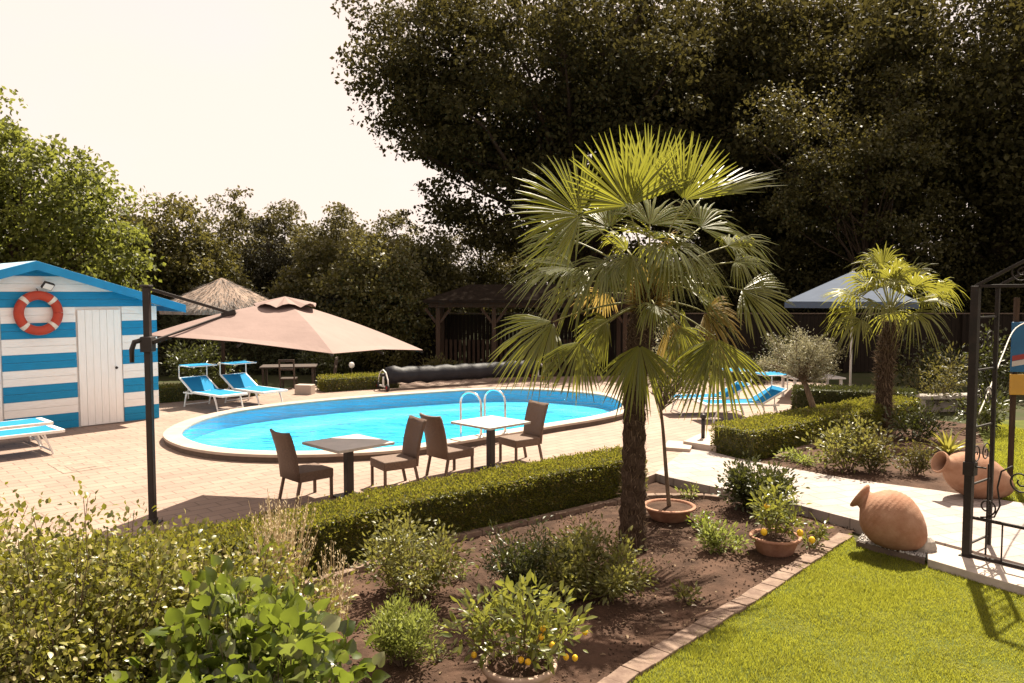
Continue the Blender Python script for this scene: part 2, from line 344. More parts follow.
# deck outline: rays through the pool's own points plus the corners of the deck
inner = list(plinth); angs = [math.atan2(p.y-pc.y, p.x-pc.x) for p in inner]
corner = [(math.atan2(y-pc.y, x-pc.x), Vector((x, y, 0))) for x, y in dk]
order = sorted([(a, 0, p) for a, p in zip(angs, inner)] + [(a, 1, p) for a, p in corner], key=lambda q: q[0])
A, B = [], []
for a, k, p in order:
    d = Vector((math.cos(a), math.sin(a), 0))
    if k == 0: A.append(p); B.append(pc + d * cast(pc, d, dk))
    else: B.append(p); A.append(pc + d * cast(pc, d, [(q.x, q.y) for q in inner]))
mb = MB(); n = len(A)
mb.add([(p.x, p.y, 0) for p in A] + [(p.x, p.y, 0) for p in B] + [(p.x, p.y, ZG - .05) for p in B],
       [(i, n+i, n+(i+1) % n, (i+1) % n) for i in range(n)] + [(n+i, 2*n+i, 2*n+(i+1) % n, n+(i+1) % n) for i in range(n)])
tag(mb.build('pool_deck', M['deck']), kind='structure')
# pool basin, coping, water
mb = MB(); mb.add([(p.x, p.y, .115) for p in water] + [(p.x, p.y, -.20) for p in water], [(i, n2, NP+n2, NP+i) for i in range(NP) for n2 in [(i+1) % NP]] + [tuple(NP + i for i in range(NP))])
tag(mb.build('pool_basin', M['liner'], smooth=False), kind='structure')
def prism_ring(name, a, b, z0, z1, mat, bev=.01):
    mb = MB(); n = len(a)
    mb.add([(p.x,p.y,z0) for p in a] + [(p.x,p.y,z1) for p in a] + [(p.x,p.y,z1) for p in b] + [(p.x,p.y,z0) for p in b],
           [(k*n+i, k*n+(i+1) % n, ((k+1) % 4)*n+(i+1) % n, ((k+1) % 4)*n+i) for k in range(4) for i in range(n)])
    return mb.build(name, mat, bevel=bev)
tag(prism_ring('pool_plinth', offset(water, .004), plinth, -.2, .085, M['kerb_dark'], 0), kind='structure')
tag(prism_ring('pool_coping', offset(water, -.015), cop, .086, .135, M['coping'], .008), kind='structure')
m, t, o = nodes('pool_water'); gl = t.nodes.new('ShaderNodeBsdfGlossy'); tr = t.nodes.new('ShaderNodeBsdfTransparent'); x = t.nodes.new('ShaderNodeMixShader'); fr = t.nodes.new('ShaderNodeFresnel')
fr.inputs[0].default_value = 1.33; gl.inputs['Roughness'].default_value = .02; tr.inputs[0].default_value = (.72,.96,1,1)
n1 = noise(t, 1.5, 2, .5, stretch=(1, 1.6, 1)); n2 = noise(t, 6.5, 4, .6, stretch=(1, 1.3, 1)); ad = t.nodes.new('ShaderNodeMath'); ad.operation = 'MULTIPLY_ADD'; ad.inputs[1].default_value = .28
bp = t.nodes.new('ShaderNodeBump'); bp.inputs['Strength'].default_value = 1.0; bp.inputs['Distance'].default_value = .12
lk(t, n2.outputs['Fac'], ad.inputs[0]); lk(t, n1.outputs['Fac'], ad.inputs[2]); lk(t, ad.outputs[0], bp.inputs['Height']); lk(t, bp.outputs[0], gl.inputs['Normal']); lk(t, bp.outputs[0], fr.inputs['Normal'])
lk(t, fr.outputs[0], x.inputs[0]); lk(t, tr.outputs[0], x.inputs[1]); lk(t, gl.outputs[0], x.inputs[2]); lk(t, x.outputs[0], o.inputs[0]); M['water'] = m
mb = MB(); mb.add([(p.x, p.y, WZ) for p in water], [tuple(range(NP))]); tag(mb.build('pool_water', M['water']), kind='structure')

def slab(name, poly, z0, z1, mat, bevel=0):
    bm = bmesh.new(); vs = [bm.verts.new((p[0], p[1], z0)) for p in poly]; f = bm.faces.new(vs)
    if f.normal.z > 0: f.normal_flip()
    r = bmesh.ops.extrude_face_region(bm, geom=[f])
    for v in [g for g in r['geom'] if isinstance(g, bmesh.types.BMVert)]: v.co.z = z1
    bmesh.ops.recalc_face_normals(bm, faces=bm.faces)
    me = bpy.data.meshes.new(name); bm.to_mesh(me); bm.free(); o = link(name, me, mat)
    if bevel: b = o.modifiers.new('bevel', 'BEVEL'); b.width = bevel; b.segments = 2
    return o
path_px = [(655,473),(668,477),(730,490),(801,505.5),(861,521),(925,538),(1024,564),(1220,610),(1330,548),(1024,503),(936,490),(850,479),(790,468),(741,459),(705,450),(692,444)]
path = [G(*p, .004) for p in path_px]
tag(slab('garden_path', path, ZG - .04, .004, M['path'], .006), kind='structure')
# pale stone kerb under the arch, gravel plinth under the first amphora
kp = [(926,541),(1024,567),(1230,617),(1230,640),(1024,587),(928,559)]
tag(slab('kerb', [G(*p, -.012) for p in kp], ZG - .05, -.012, M['kerb'], .008), kind='structure')
gp = [(856,541),(925,559),(926,541.5),(872,527)]
tag(slab('gravel_plinth', [G(*p, -.03) for p in gp], ZG - .05, -.03, M['kerb_dark'], .006), kind='structure')
for nm, q, h in (('step', [(683,441),(716,446),(738,436),(705,431)], .11), ('step', [(663,447),(690,449),(694,442),(668,440)], .06)):
    tag(slab(nm, [G(*p, h) for p in q], -.03, h, M['coping'], .01), kind='structure')
# darker inspection cover in the deck
for pts, mm, zz in (([(48,464),(95,458.5),(113,466),(63,473.5)], 'deck2', .004), ([(64,465.5),(88,462),(97,466),(72,470.5)], 'deck', .008)):
    mb = MB(); mb.add([G(*p, zz) for p in pts], [(0,1,2,3)]); tag(mb.build('paving_patch', M[mm]), kind='structure')

def inpoly(X, Y, poly):
    ins = np.zeros(X.shape, bool); n = len(poly)
    for i in range(n):
        x1, y1 = poly[i][0], poly[i][1]; x2, y2 = poly[(i+1) % n][0], poly[(i+1) % n][1]
        c = (y1 > Y) != (y2 > Y)
        with np.errstate(divide='ignore', invalid='ignore'):
            xi = (x2 - x1) * (Y - y1) / (y2 - y1 + 1e-12) + x1
        ins ^= c & (X < xi)
    return ins
def vnoise(X, Y, f, seed):
    r = np.random.default_rng(seed); s = np.zeros_like(X)
    for k in range(7):
        a = r.uniform(0, 6.28); ff = f * (1 + k * .55); p = r.uniform(0, 6.28, 2)
        s += np.sin(X * math.cos(a) * ff + Y * math.sin(a) * ff + p[0]) * np.cos(Y * math.cos(a) * ff * .8 - X * math.sin(a) * ff * .8 + p[1]) / (1 + k * .5)
    return s / 2.2
def patch(name, poly, z, amp, f, step, mat, seed=1):
    P = np.array([(p[0], p[1]) for p in poly]); x0, y0 = P.min(0); x1, y1 = P.max(0)
    nx, ny = int((x1-x0)/step)+2, int((y1-y0)/step)+2
    X, Y = np.meshgrid(x0 + np.arange(nx)*step, y0 + np.arange(ny)*step)
    Z = z + amp * vnoise(X, Y, f, seed) + amp * .5 * vnoise(X, Y, f * 3.1, seed + 5)
    idx = np.arange(nx*ny).reshape(ny, nx)
    F = np.stack([idx[:-1,:-1], idx[:-1,1:], idx[1:,1:], idx[1:,:-1]], -1).reshape(-1, 4)
    cx = (X[:-1,:-1] + step/2).ravel(); cy = (Y[:-1,:-1] + step/2).ravel(); F = F[inpoly(cx, cy, poly)]
    me = np_mesh(name, np.stack([X, Y, Z], -1).reshape(-1, 3), F); me.polygons.foreach_set('use_smooth', [True]*len(me.polygons))
    return link(name, me, mat)
lawn_edge = [(560,720),(600,694),(640,667),(700,630),(760,593),(820,553),(850,534)]
lawn_edge = catmull([G(*p, ZL) for p in lawn_edge], 6, False)
hedge_edge = [(250,602),(330,580),(385,562),(445,542),(500,530),(560,516),(612,504),(640,499),(690,498),(724,500)]
hedge_edge = catmull([G(*p, ZB) for p in hedge_edge], 5, False)
bed = [p.xy for p in lawn_edge] + [G(*p, ZB).xy for p in [(861,521),(801,505),(730,490),(655,473)]] + [Vector((2.2,12.0)), Vector((1.24,11.3)), Vector((-.34,10)), Vector((-1.43,9.05)), Vector((-2.2,8.2)), Vector((-3.5,7.25)), Vector((-4.7,6.65)), Vector((-7,5.2)), Vector((-7,2)), Vector((.3,2)), Vector((.4,4.2))]
tag(patch('soil_bed', bed, ZB, .022, 5, .05, M['soil'], 3), kind='structure')
rb = [G(*p, 0).xy for p in [(741,459),(790,468),(850,479),(936,490),(985,497),(1000,470),(985,445),(975,425),(890,412),(812,418),(780,440)]]
tag(patch('right_bed', rb, -.015, .02, 5, .06, M['soil'], 8), kind='structure')
rl = [G(*p, 0).xy for p in [(985,497),(1024,503),(1330,548),(1400,430),(1000,418),(972,424),(985,445),(1000,470)]]
tag(patch('side_lawn', rl, -.03, .008, 3, .08, M['lawn'], 9), kind='structure')
lawn = [p.xy for p in lawn_edge[::-1]] + [G(560,720,ZL).xy, Vector((1.2,3.2)), Vector((8,3.2)), Vector((9,7.4))] + [G(*p, ZL).xy for p in [(1230,642),(1024,589),(928,561),(856,543)]]
tag(patch('lawn', lawn, ZL, .006, 2, .06, M['lawn'], 4), kind='structure')
bk_ = G(0, 0, 1)
# brick edging rows
def edging(pts, z0, z1, w, L, seed):
    r = random.Random(seed); mb = MB(); acc = 0; seg = []
    dense = []
    for a, b in zip(pts[:-1], pts[1:]):
        k = max(1, int((b-a).length / .01))
        dense += [a.lerp(b, i/k) for i in range(k)]
    i = 0
    while i < len(dense) - 1:
        j = i; s = 0
        while j < len(dense) - 1 and s < L: s += (dense[j+1]-dense[j]).length; j += 1
        if s < L * .6: break
        a, b = dense[i], dense[j]; d = (b-a).normalized()
        a2 = Vector((a.x, a.y, (z0+z1)/2 + r.uniform(-.008,.008))); b2 = Vector((b.x, b.y, (z0+z1)/2 + r.uniform(-.008,.008)))
        mb.bar(a2 + d*.005, b2 - d*.005, w * r.uniform(.94,1.04), z1 - z0); i = j
    return mb.build('brick_kerb', M['brick'], bevel=.006)
tag(edging(lawn_edge, ZG-.02, ZL+.03, .165, .21, 3), kind='structure')
tag(edging(hedge_edge, ZG-.02, ZB+.055, .11, .22, 4), kind='structure')
tag(edging([G(777,459,0), G(795,452,0), G(812,446,0), G(850,432,0)], -.06, .05, .1, .22, 5), kind='structure')

# soil clods and leaf litter
def scatter_poly(poly, n, seed):
    r = np.random.default_rng(seed); P = np.array([(p[0], p[1]) for p in poly]); lo, hi = P.min(0), P.max(0); out = []
    while sum(map(len, out)) < n:
        q = r.uniform(lo, hi, (n*2, 2)); out.append(q[inpoly(q[:,0], q[:,1], poly)])
    return np.concatenate(out)[:n]
bedvis = [p.xy for p in lawn_edge] + [G(*p, ZB).xy for p in [(861,521),(801,505),(730,490),(655,473)]] + [p.xy for p in hedge_edge[::-1]] + [G(250,720,ZB).xy]
def blobs(name, pts, z, s0, s1, mat, seed):
    r = np.random.default_rng(seed); n = len(pts)
    T = np.array([(1,0,0),(-1,0,0),(0,1,0),(0,-1,0),(0,0,1),(0,0,-.6)], float); F = np.array([(0,2,4),(2,1,4),(1,3,4),(3,0,4),(2,0,5),(1,2,5),(3,1,5),(0,3,5)])
    s = r.uniform(s0, s1, (n,1,1)) * r.uniform(.6, 1.3, (n,1,3)); a = r.uniform(0, 6.28, n); c, sn = np.cos(a), np.sin(a)
    V = T[None] * s * r.uniform(.75,1.25,(n,6,1)); V = np.stack([V[...,0]*c[:,None]-V[...,1]*sn[:,None], V[...,0]*sn[:,None]+V[...,1]*c[:,None], V[...,2]], -1)
    V[..., 0] += pts[:,0,None]; V[..., 1] += pts[:,1,None]; V[..., 2] += z
    return link(name, np_mesh(name, V.reshape(-1,3), (F[None] + (np.arange(n)*6)[:,None,None]).reshape(-1,3)), mat)
tag(blobs('soil_clods', scatter_poly(bedvis, 6000, 5), ZB + .006, .004, .016, M['clod'], 6), 'brown crumbs of soil strewn over the flower bed', 'soil', kind='stuff')
tag(blobs('gravel', scatter_poly([G(*p, -.03).xy for p in gp], 900, 6), -.024, .008, .018, M['pebble'], 7), 'pale pebbles on the plinth under the big amphora', 'gravel', kind='stuff')
lit = scatter_poly(bedvis, 420, 15); rl_ = np.random.default_rng(16); nl = len(lit); Dl = np.column_stack([rl_.normal(0,1,(nl,2)), rl_.normal(.1,.15,nl)])
tag(link('leaf_litter', leaves('leaf_litter', np.column_stack([lit, np.full(nl, ZB+.022)]), Dl, rl_.normal(0,.35,(nl,3))+np.array([0,0,1]), rl_.uniform(.02,.06,nl), rl_.uniform(.012,.03,nl), 'leaf', 1.6), M['l_litter']), 'fallen dry leaves and bits on the bed soil', 'leaf litter', kind='stuff')
# grass
gpts = scatter_poly([p.xy for p in lawn_edge[::-1]] + [Vector((1.0,4.6)), Vector((6.5,4.6)), Vector((6.8,6.9))] + [G(*p, ZL).xy for p in [(1030,590),(928,561),(856,543)]], 190000, 11)
def grass(name, q, z, h, w, seed):
    r = np.random.default_rng(seed); n = len(q); P = np.column_stack([q, np.full(n, z)])
    tall = .75 + .45 * vnoise(q[:,0], q[:,1], 2.2, 21)
    D = np.column_stack([r.normal(0,.5,(n,2)), np.ones(n)]); return leaves(name, P, D, sph(n, r), h * r.uniform(.5,1.35,n) * np.clip(tall + .5*vnoise(q[:,0], q[:,1], 7, 23)*.6,.3,1.8), w, 'blade', 1.5)
tag(link('grass', grass('grass', gpts, ZL, .04, .005, 12), M['grass']), 'short sunlit grass of the front lawn', 'grass', kind='stuff')
g2 = scatter_poly([G(*p, 0).xy for p in [(985,497),(1030,503),(1060,440),(1000,422),(985,445),(1000,470)]], 16000, 13)
tag(link('side_grass', grass('side_grass', g2, -.03, .06, .009, 14), M['grass']), 'sunlit grass behind the wrought iron arch', 'grass', kind='stuff')

# ------------------------------------------------------------------ trees, hedges, shrubs
def tree(name, label, cat, base, lobes, trunk_h, trunk_r, nclump, nleaf, lsize, crad, leaf, bark='bark', seed=1, group=None, limbs=40, shell=.45, flat=.6):
    r = np.random.default_rng(seed); root = empty(name, base, 0, label, cat, group)
    Lb = np.array(lobes, float); vol = Lb[:,3]*Lb[:,4]*Lb[:,5]; k = r.choice(len(Lb), nclump, p=vol/vol.sum())
    rad = r.uniform(shell**2.2, 1, nclump) ** (1/2.2)
    C = Lb[k,:3] + sph(nclump, r) * Lb[k,3:] * rad[:,None]
    C = C[C[:,2] > .3]
    n = len(C)
    cs = r.uniform(.55, 1.25, n) * crad
    ci = np.repeat(np.arange(n), r.poisson(nleaf, n)); m_ = len(ci)
    g = r.normal(size=(m_,3)); g = g / np.maximum(1, np.linalg.norm(g,axis=1,keepdims=True)/1.7)
    P = C[ci] + g * cs[ci,None] * np.array([.62,.62,.62*flat])
    D = sph(m_, r) + np.array([0,0,-.35]); Nn = sph(m_, r)*.9 + np.array([0,0,.7])
    ls = lsize * r.uniform(.6,1.25,m_)
    link('crown', leaves('crown', P, D, Nn, ls, ls*.62, 'diamond'), M[leaf], root)
    mb = MB(); top = Lb[:,2].max()
    cx, cy = float(np.average(Lb[:,0], weights=vol)), float(np.average(Lb[:,1], weights=vol))
    def axis(t): return Vector((cx*t**1.5 + .12*math.sin(t*5+seed)*trunk_h*.12, cy*t**1.5, t*trunk_h))
    mb.tube([axis(t) for t in np.linspace(-.02,1,10)], [trunk_r*(1.35 if t < .06 else 1-.6*t) for t in np.linspace(-.02,1,10)], 10)
    for q in r.choice(n, min(limbs, n), replace=False):
        e = Vector(C[q]); t0 = float(np.clip((e.z/trunk_h)*r.uniform(.35,.75), .25, .97)); a = axis(t0); mid = a.lerp(e,.5) + Vector((0,0,.1*(e-a).length*r.uniform(-.2,1)))
        rr = trunk_r*(1-.6*t0)*r.uniform(.22,.45); pts = [a, a.lerp(mid,.5)+Vector(r.normal(0,.04,3))*(e-a).length, mid, mid.lerp(e,.5)+Vector(r.normal(0,.03,3))*(e-a).length, e]
        mb.tube(pts, [rr, rr*.8, rr*.6, rr*.4, rr*.15], 6)
    mb.build('trunk', M[bark], root, smooth=True)
    return root
def T(px, Y): return Vector(((px-512)/FPX*Y, Y, ZG))
def Hh(py, Y): return CAM_H + (HORIZON-py)/FPX*Y - ZG       # height above ground of a picture height at distance Y

# the big oaks
big = 'tall dark oaks behind the pool'
Y=37; k=Y/FPX
tree('oak_tree', 'tallest dark oak, its ragged left crown against the pale sky', 'tree', T(575,Y),
     [(-1.5,0,12.6,7.6,6,5.0),(-4.6,0,11.2,5.0,4.5,3.6),(-3.6,-1,7.2,3.9,4,2.6),(3,0,10.5,6,5,4.5),(-1.2,0,6.4,3.6,3.5,2.5),(4,1,13.5,6,5,4),(-7.7,0,14.0,3.0,3.5,2.8),(-6.6,-1,11.6,3.0,3,2.0),(-5.6,-1,8.6,2.4,3,1.5)],
     15, .55, 680, 165, .235, 1.1, 'l_oak', seed=11, group=big, limbs=80)
Y=40
tree('oak_tree', 'dark oak directly behind the big palm, trunk showing right of its crown', 'tree', T(772,Y),
     [(0,0,13,7.5,6,5.0),(-5,0,9,4.5,4,3.6),(4,-1,9,4.8,4,3.8),(0,0,6.6,6,4,2.4)], 15, .6, 620, 150, .26, 1.25, 'l_oak', seed=12, group=big, limbs=70)
Y=33
tree('oak_tree', 'dark oak filling the upper right corner of the view', 'tree', T(985,Y),
     [(0,0,11.5,6.5,5,5),(-3.4,0,8.2,4,4,3.2),(2,-1,7,5.5,4,3.2),(4,0,11,6,5,5)], 13, .5, 620, 155, .24, 1.2, 'l_oak', seed=13, group=big, limbs=60)
Y=31
tree('maple_tree', 'paler olive green tree between the two right hand oaks', 'tree', T(868,Y),
     [(0,-1,8.0,2.0,2.3,1.6),(-1.6,-1,7.2,1.5,1.5,1.0),(1.2,0,5.4,2.6,2.2,1.8),(-2.4,0,6.6,1.7,2,1.6),(-3.2,0,9.4,2.0,1.5,1.4),(1.5,-1,10.5,1.8,1.5,1.3)], 9, .2, 300, 70, .15, .6, 'l_oak2', seed=14, limbs=30)
Y=52
tree('oak_tree', 'farthest oak glimpsed through the gaps behind the others', 'tree', T(700,Y),
     [(0,0,13,11,6,7),(8,0,13,9,6,7),(-6,0,8,5,5,4)], 16, .5, 330, 90, .3, 1.3, 'l_oak', seed=15, group=big, limbs=40)
tree('oak_tree', 'oak at the far right edge behind the arch', 'tree', T(1180,36), [(0,0,13,8,6,8),(-3,0,7,5,5,4)], 15, .5, 420, 85, .3, 1.1, 'l_oak', seed=16, group=big, limbs=40)
for i,(px,Y,h,w,lab) in enumerate([(735,34,6.0,3.2,'understorey tree behind the fence left of the blue grey parasol'),(840,35,6.5,3.4,'understorey tree behind the fence right of the blue grey parasol'),(925,33,6.2,3.2,'understorey tree behind the fence left of the arch'),(1010,34,6.5,3.4,'understorey tree behind the fence at the arch'),(1090,33,6,3.4,'understorey tree at the right picture edge'),(650,36,5.5,2.8,'understorey tree behind the fence behind the big palm')]):
    tree('understorey_tree', lab, 'tree', T(px,Y), [(0,0,h*.62,w*.8,w*.6,h*.3),(-w*.4,0,h*.42,w*.7,w*.6,h*.3),(w*.4,0,h*.42,w*.7,w*.6,h*.3)], h*.6, .14, 330, 110, .17, .55, 'l_oak2' if i % 2 else 'l_oak', seed=170+i, group='shady trees behind the fence', limbs=18, shell=.3)
# left row
Y=24
tree('lime_tree', 'sunny yellow green tree rising behind the striped hut', 'tree', T(30,Y),
     [(-1.2,0,7.0,1.7,1.7,2.0),(.3,0,5.5,2.3,2,2.0),(1.9,0,4.6,1.7,1.6,1.7),(-2.5,0,5,2.5,2,2.5),(2.7,-.4,3.2,1.25,1.2,1.1),(0,0,3.2,2.5,2,1.3)], 6.5, .2, 420, 75, .17, .55, 'l_lime', seed=21, limbs=40, shell=.3)
tree('lime_tree', 'pale green tree at the far left edge behind the hut', 'tree', T(-70,25), [(0,0,6.4,2.6,2,2.8),(.8,0,3.6,2.4,2,1.8)], 6, .2, 260, 75, .18, .6, 'l_lime', seed=22, limbs=25, shell=.3)
Y=29
tree('hornbeam_tree', 'dull green tree between the hut roof and the thatched parasol', 'tree', T(160,Y),
     [(0,0,4.9,1.7,1.5,1.75),(-1.3,0,4.0,1.6,1.5,1.8),(1.3,0,3.8,1.2,1.2,1.4),(0,0,2.6,2.2,1.6,1.3)], 5, .16, 260, 80, .16, .55, 'l_mid', seed=23, limbs=25, shell=.3)
Y=46
for i, (px, top, lab) in enumerate([(232,188,'first distant tree on the skyline right of the hut'),(285,187,'second distant round tree on the skyline above the thatched parasol'),(335,193,'distant tree on the skyline beside the oak'),(395,205,'distant tree on the skyline under the oak branches')]):
    H = Hh(top, Y)
    tree('distant_tree', lab, 'tree', T(px, Y + i % 2 * 3), [(0,0,H*.68,2.0,2,H*.31),(-1.3,0,H*.45,1.8,1.6,H*.28),(1.4,0,H*.48,1.8,1.6,H*.28),(0,0,H*.3,2.2,2,H*.25)], H*.7, .2, 230, 70, .2, .62, 'l_far', seed=31+i, group='distant trees on the skyline', limbs=20, shell=.3)
Y=33
tree('conifer_tree', 'dark cone shaped evergreen behind the thatched parasol', 'tree', T(268,Y), [(0,0,4.6,.9,.9,1.4),(0,0,3.2,1.6,1.5,1.6),(0,0,1.7,2.1,2,1.5)], 5, .18, 260, 95, .13, .42, 'l_conifer', seed=41, limbs=10, shell=.3)
for i, (px, Y, top, w, lf, lab) in enumerate([(322,30,238,1.9,'l_mid','dense green tree above the taupe parasol hub'),(375,28,228,1.9,'l_mid','dense dark tree right of the taupe parasol hub'),(425,31,225,1.7,'l_oak2','dusky tree left of the pergola roof'),(215,30,240,1.5,'l_mid','low bushy tree left of the dark evergreen'),(480,44,205,2.6,'l_oak2','dusky tree far behind the pergola roof'),(560,45,215,3,'l_oak','dark tree far behind the big palm')]):
    H = Hh(top, Y)
    tree('garden_tree', lab, 'tree', T(px, Y), [(0,0,H*.7,w*.75,w*.7,H*.3),(-w*.35,0,H*.5,w*.75,w*.7,H*.28),(w*.4,0,H*.47,w*.75,w*.7,H*.28),(0,0,H*.28,w,w*.8,H*.24)], H*.7, .15, 250, 85, .15, .5, lf, seed=51+i, group='bushy trees along the back of the garden', limbs=20, shell=.3)
# far wood closing the horizon
r = np.random.default_rng(77); n = 52000
a = r.uniform(-1.15, 1.15, n); dist = r.uniform(70, 84, n); hh = 6.5 + 1.8*np.sin(a*23) + 1.1*np.sin(a*61+1); z = ZG + r.uniform(0,1,n)**.8 * np.maximum(hh, 2)
P = np.column_stack([np.sin(a)*dist, np.cos(a)*dist, z]); ls = r.uniform(.35,.75,n)
tag(link('far_wood', leaves('far_wood', P, sph(n,r), sph(n,r)+np.array([0,0,.6]), ls, ls*.7), M['l_far']), 'far off wood closing the view behind the garden', 'wood', kind='stuff')

def hedge(name, label, line, width, height, z0, leaf, dens=3200, ls=.032, seed=1, group=None, wob=.045):
    r = np.random.default_rng(seed); line = catmull([Vector((x, y, 0)) for x, y in line], 8, False)
    c = sum(line, Vector()) / len(line); root = empty(name, (c.x, c.y, z0), 0, label, 'hedge', group)
    Lp = np.array([(p.x-c.x, p.y-c.y) for p in line]); d = np.linalg.norm(np.diff(Lp,axis=0),axis=1); s = np.concatenate([[0],np.cumsum(d)]); tot = s[-1]
    def at(u):
        X = np.interp(u, s, Lp[:,0]); Y_ = np.interp(u, s, Lp[:,1]); e = .05
        tx = np.interp(np.clip(u+e,0,tot), s, Lp[:,0])-np.interp(np.clip(u-e,0,tot), s, Lp[:,0]); ty = np.interp(np.clip(u+e,0,tot), s, Lp[:,1])-np.interp(np.clip(u-e,0,tot), s, Lp[:,1])
        q = np.maximum(np.hypot(tx,ty),1e-9); return X, Y_, tx/q, ty/q
    per = 2*height + width; n = int(dens * per * tot); u = r.uniform(0, tot, n); v = r.uniform(0, per, n)
    across = np.where(v < height, -width/2, np.where(v < height+width, v-height-width/2, width/2)); hz = np.where(v < height, v, np.where(v < height+width, height, per-v))
    no_a = np.where(v < height, -1., np.where(v < height+width, 0, 1.)); no_z = np.where((v>=height)&(v<height+width), 1., 0)
    ne = int(dens*width*height); u = np.concatenate([u, np.zeros(ne), np.full(ne,tot)]); across = np.concatenate([across, r.uniform(-width/2,width/2,2*ne)]); hz = np.concatenate([hz, r.uniform(0,height,2*ne)])
    no_a = np.concatenate([no_a, np.zeros(2*ne)]); no_z = np.concatenate([no_z, np.zeros(2*ne)]); no_t = np.concatenate([np.zeros(n), np.full(ne,-1.), np.full(ne,1.)])
    X, Y_, tx, ty = at(u); N = len(u)
    bulge = wob * (vnoise(u*1.0, hz*3+across*4, 5, seed+3)) + r.normal(0,.017,N) - .012 + np.where(r.random(N) < .02, r.uniform(.01,.07,N), 0)
    # round the top edges
    edge = np.clip((np.abs(across)-(width/2-.06))/.06,0,1)*np.clip((hz-(height-.06))/.06,0,1); bulge -= .025*edge
    nx = -ty*no_a + tx*no_t; ny = tx*no_a + ty*no_t
    nx_ = ty*no_a*0
    P = np.column_stack([X - ty*across*-1*-1 + nx*bulge, Y_ + tx*across + ny*bulge, hz + no_z*bulge])
    D = np.column_stack([nx, ny, no_z]) + sph(N,r)*.85 + np.array([0,0,.25]); l = ls*r.uniform(.6,1.3,N)
    link('foliage', leaves('foliage', P, D, sph(N,r)+np.array([0,0,.4]), l, l*.6), M[leaf], root)
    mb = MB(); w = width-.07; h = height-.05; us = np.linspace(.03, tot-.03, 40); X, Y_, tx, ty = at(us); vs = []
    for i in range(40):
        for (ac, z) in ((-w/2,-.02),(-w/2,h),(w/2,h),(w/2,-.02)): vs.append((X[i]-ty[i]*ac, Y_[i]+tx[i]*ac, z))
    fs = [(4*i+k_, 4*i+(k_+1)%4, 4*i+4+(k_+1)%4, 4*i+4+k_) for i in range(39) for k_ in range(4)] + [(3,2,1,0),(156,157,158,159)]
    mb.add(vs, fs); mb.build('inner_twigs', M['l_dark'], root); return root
hedge('box_hedge', 'long clipped box hedge curving between the dining tables and the bed', [(-4.6,6.5),(-3.5,7.15),(-2.8,7.6),(-2.2,8.1),(-1.43,8.94),(-.34,9.87),(.5,10.55),(1.24,11.15),(1.72,11.5)], .64, .58, ZB-.02, 'l_box', 5600, .03, 61)
hedge('box_hedge', 'clipped box hedge beside the path at the foot of the olive tree', [(3.72,13.35),(5.2,14.6),(6.6,15.7),(8.4,17.2)], .85, .5, -.02, 'l_box', 3000, .036, 62)
hedge('box_hedge', 'low clipped hedge right of the hut behind the shaded loungers', [(-9.2,19.6),(-8.2,20.4),(-6.9,21.3)], .5, .55, ZG, 'l_box', 1800, .045, 63)
hedge('box_hedge', 'low clipped hedge between the white stone block and the pool cover roller', [(-5.3,22.1),(-4.3,22.7),(-3.4,23.2)], .6, .55, ZG, 'l_box', 1800, .045, 64)
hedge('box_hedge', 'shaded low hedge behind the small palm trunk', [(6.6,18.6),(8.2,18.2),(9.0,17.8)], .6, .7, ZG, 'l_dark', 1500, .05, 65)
hedge('tall_hedge', 'tall dark hedge at the back of the garden behind the thatched parasol', [(-20,27),(-14,28),(-9,28.5),(-4.6,28.6)], 1.2, 2.7, ZG, 'l_conifer', 500, .11, 66, wob=.15)

def shrub(name, label, base, rad, height, n, ls, asp, leaf, stems=14, seed=1, shape='leaf', cat='shrub', group=None, spread=1.0, clump=.12, up=.4, low=.12, sr=.006, parent=None, bark='bark_pale', z_off=0, wild=.15):
    """stems fan out from the foot; leaves sit along and around the upper stems"""
    r = np.random.default_rng(seed); root = parent or empty(name, base, 0, label, cat, group)
    mb = MB(); LP = []; LD = []
    for i in range(stems):
        a = r.uniform(0, 6.283); q = math.sqrt(r.uniform(.02,1))
        e = np.array([math.cos(a)*q*rad, math.sin(a)*q*rad, height*(r.uniform(.72,1.0)*math.sqrt(max(.05,1-.75*q*q))) ])
        b = np.array([math.cos(a)*q*rad*.18, math.sin(a)*q*rad*.18, 0]); c = (b+e)/2 + np.array([math.cos(a)*q*rad*.12*spread, math.sin(a)*q*rad*.12*spread, height*.06]) + r.normal(0, wild*.15*height, 3)*np.array([1,1,.3])
        ts = np.linspace(0,1,6)[:,None]; pts = (1-ts)**2*b + 2*ts*(1-ts)*c + ts**2*e
        mb.tube([Vector(p)+Vector((0,0,z_off)) for p in pts], [sr*(1-.75*t) for t in np.linspace(0,1,6)], 5, cap=False)
        m_ = max(2, n//stems); t = r.uniform(low, 1, m_)[:,None]**.8; p = (1-t)**2*b + 2*t*(1-t)*c + t**2*e
        g = r.normal(0,1,(m_,3)); p = p + g*clump*(.35+.65*t)*np.array([1,1,.75]); LP.append(p); LD.append(g + np.array([0,0,up]) + (e-b)/max(height,.01)*.5)
    P = np.concatenate(LP); D = np.concatenate(LD); P[:,2] = np.maximum(P[:,2], .01) + z_off; m_ = len(P); l = ls*r.uniform(.55,1.25,m_)
    mb.build('stems', M[bark], root); link('foliage', leaves('foliage', P, D, sph(m_,r)*.8+np.array([0,0,.8]), l, l*asp, shape), M[leaf], root)
    return root

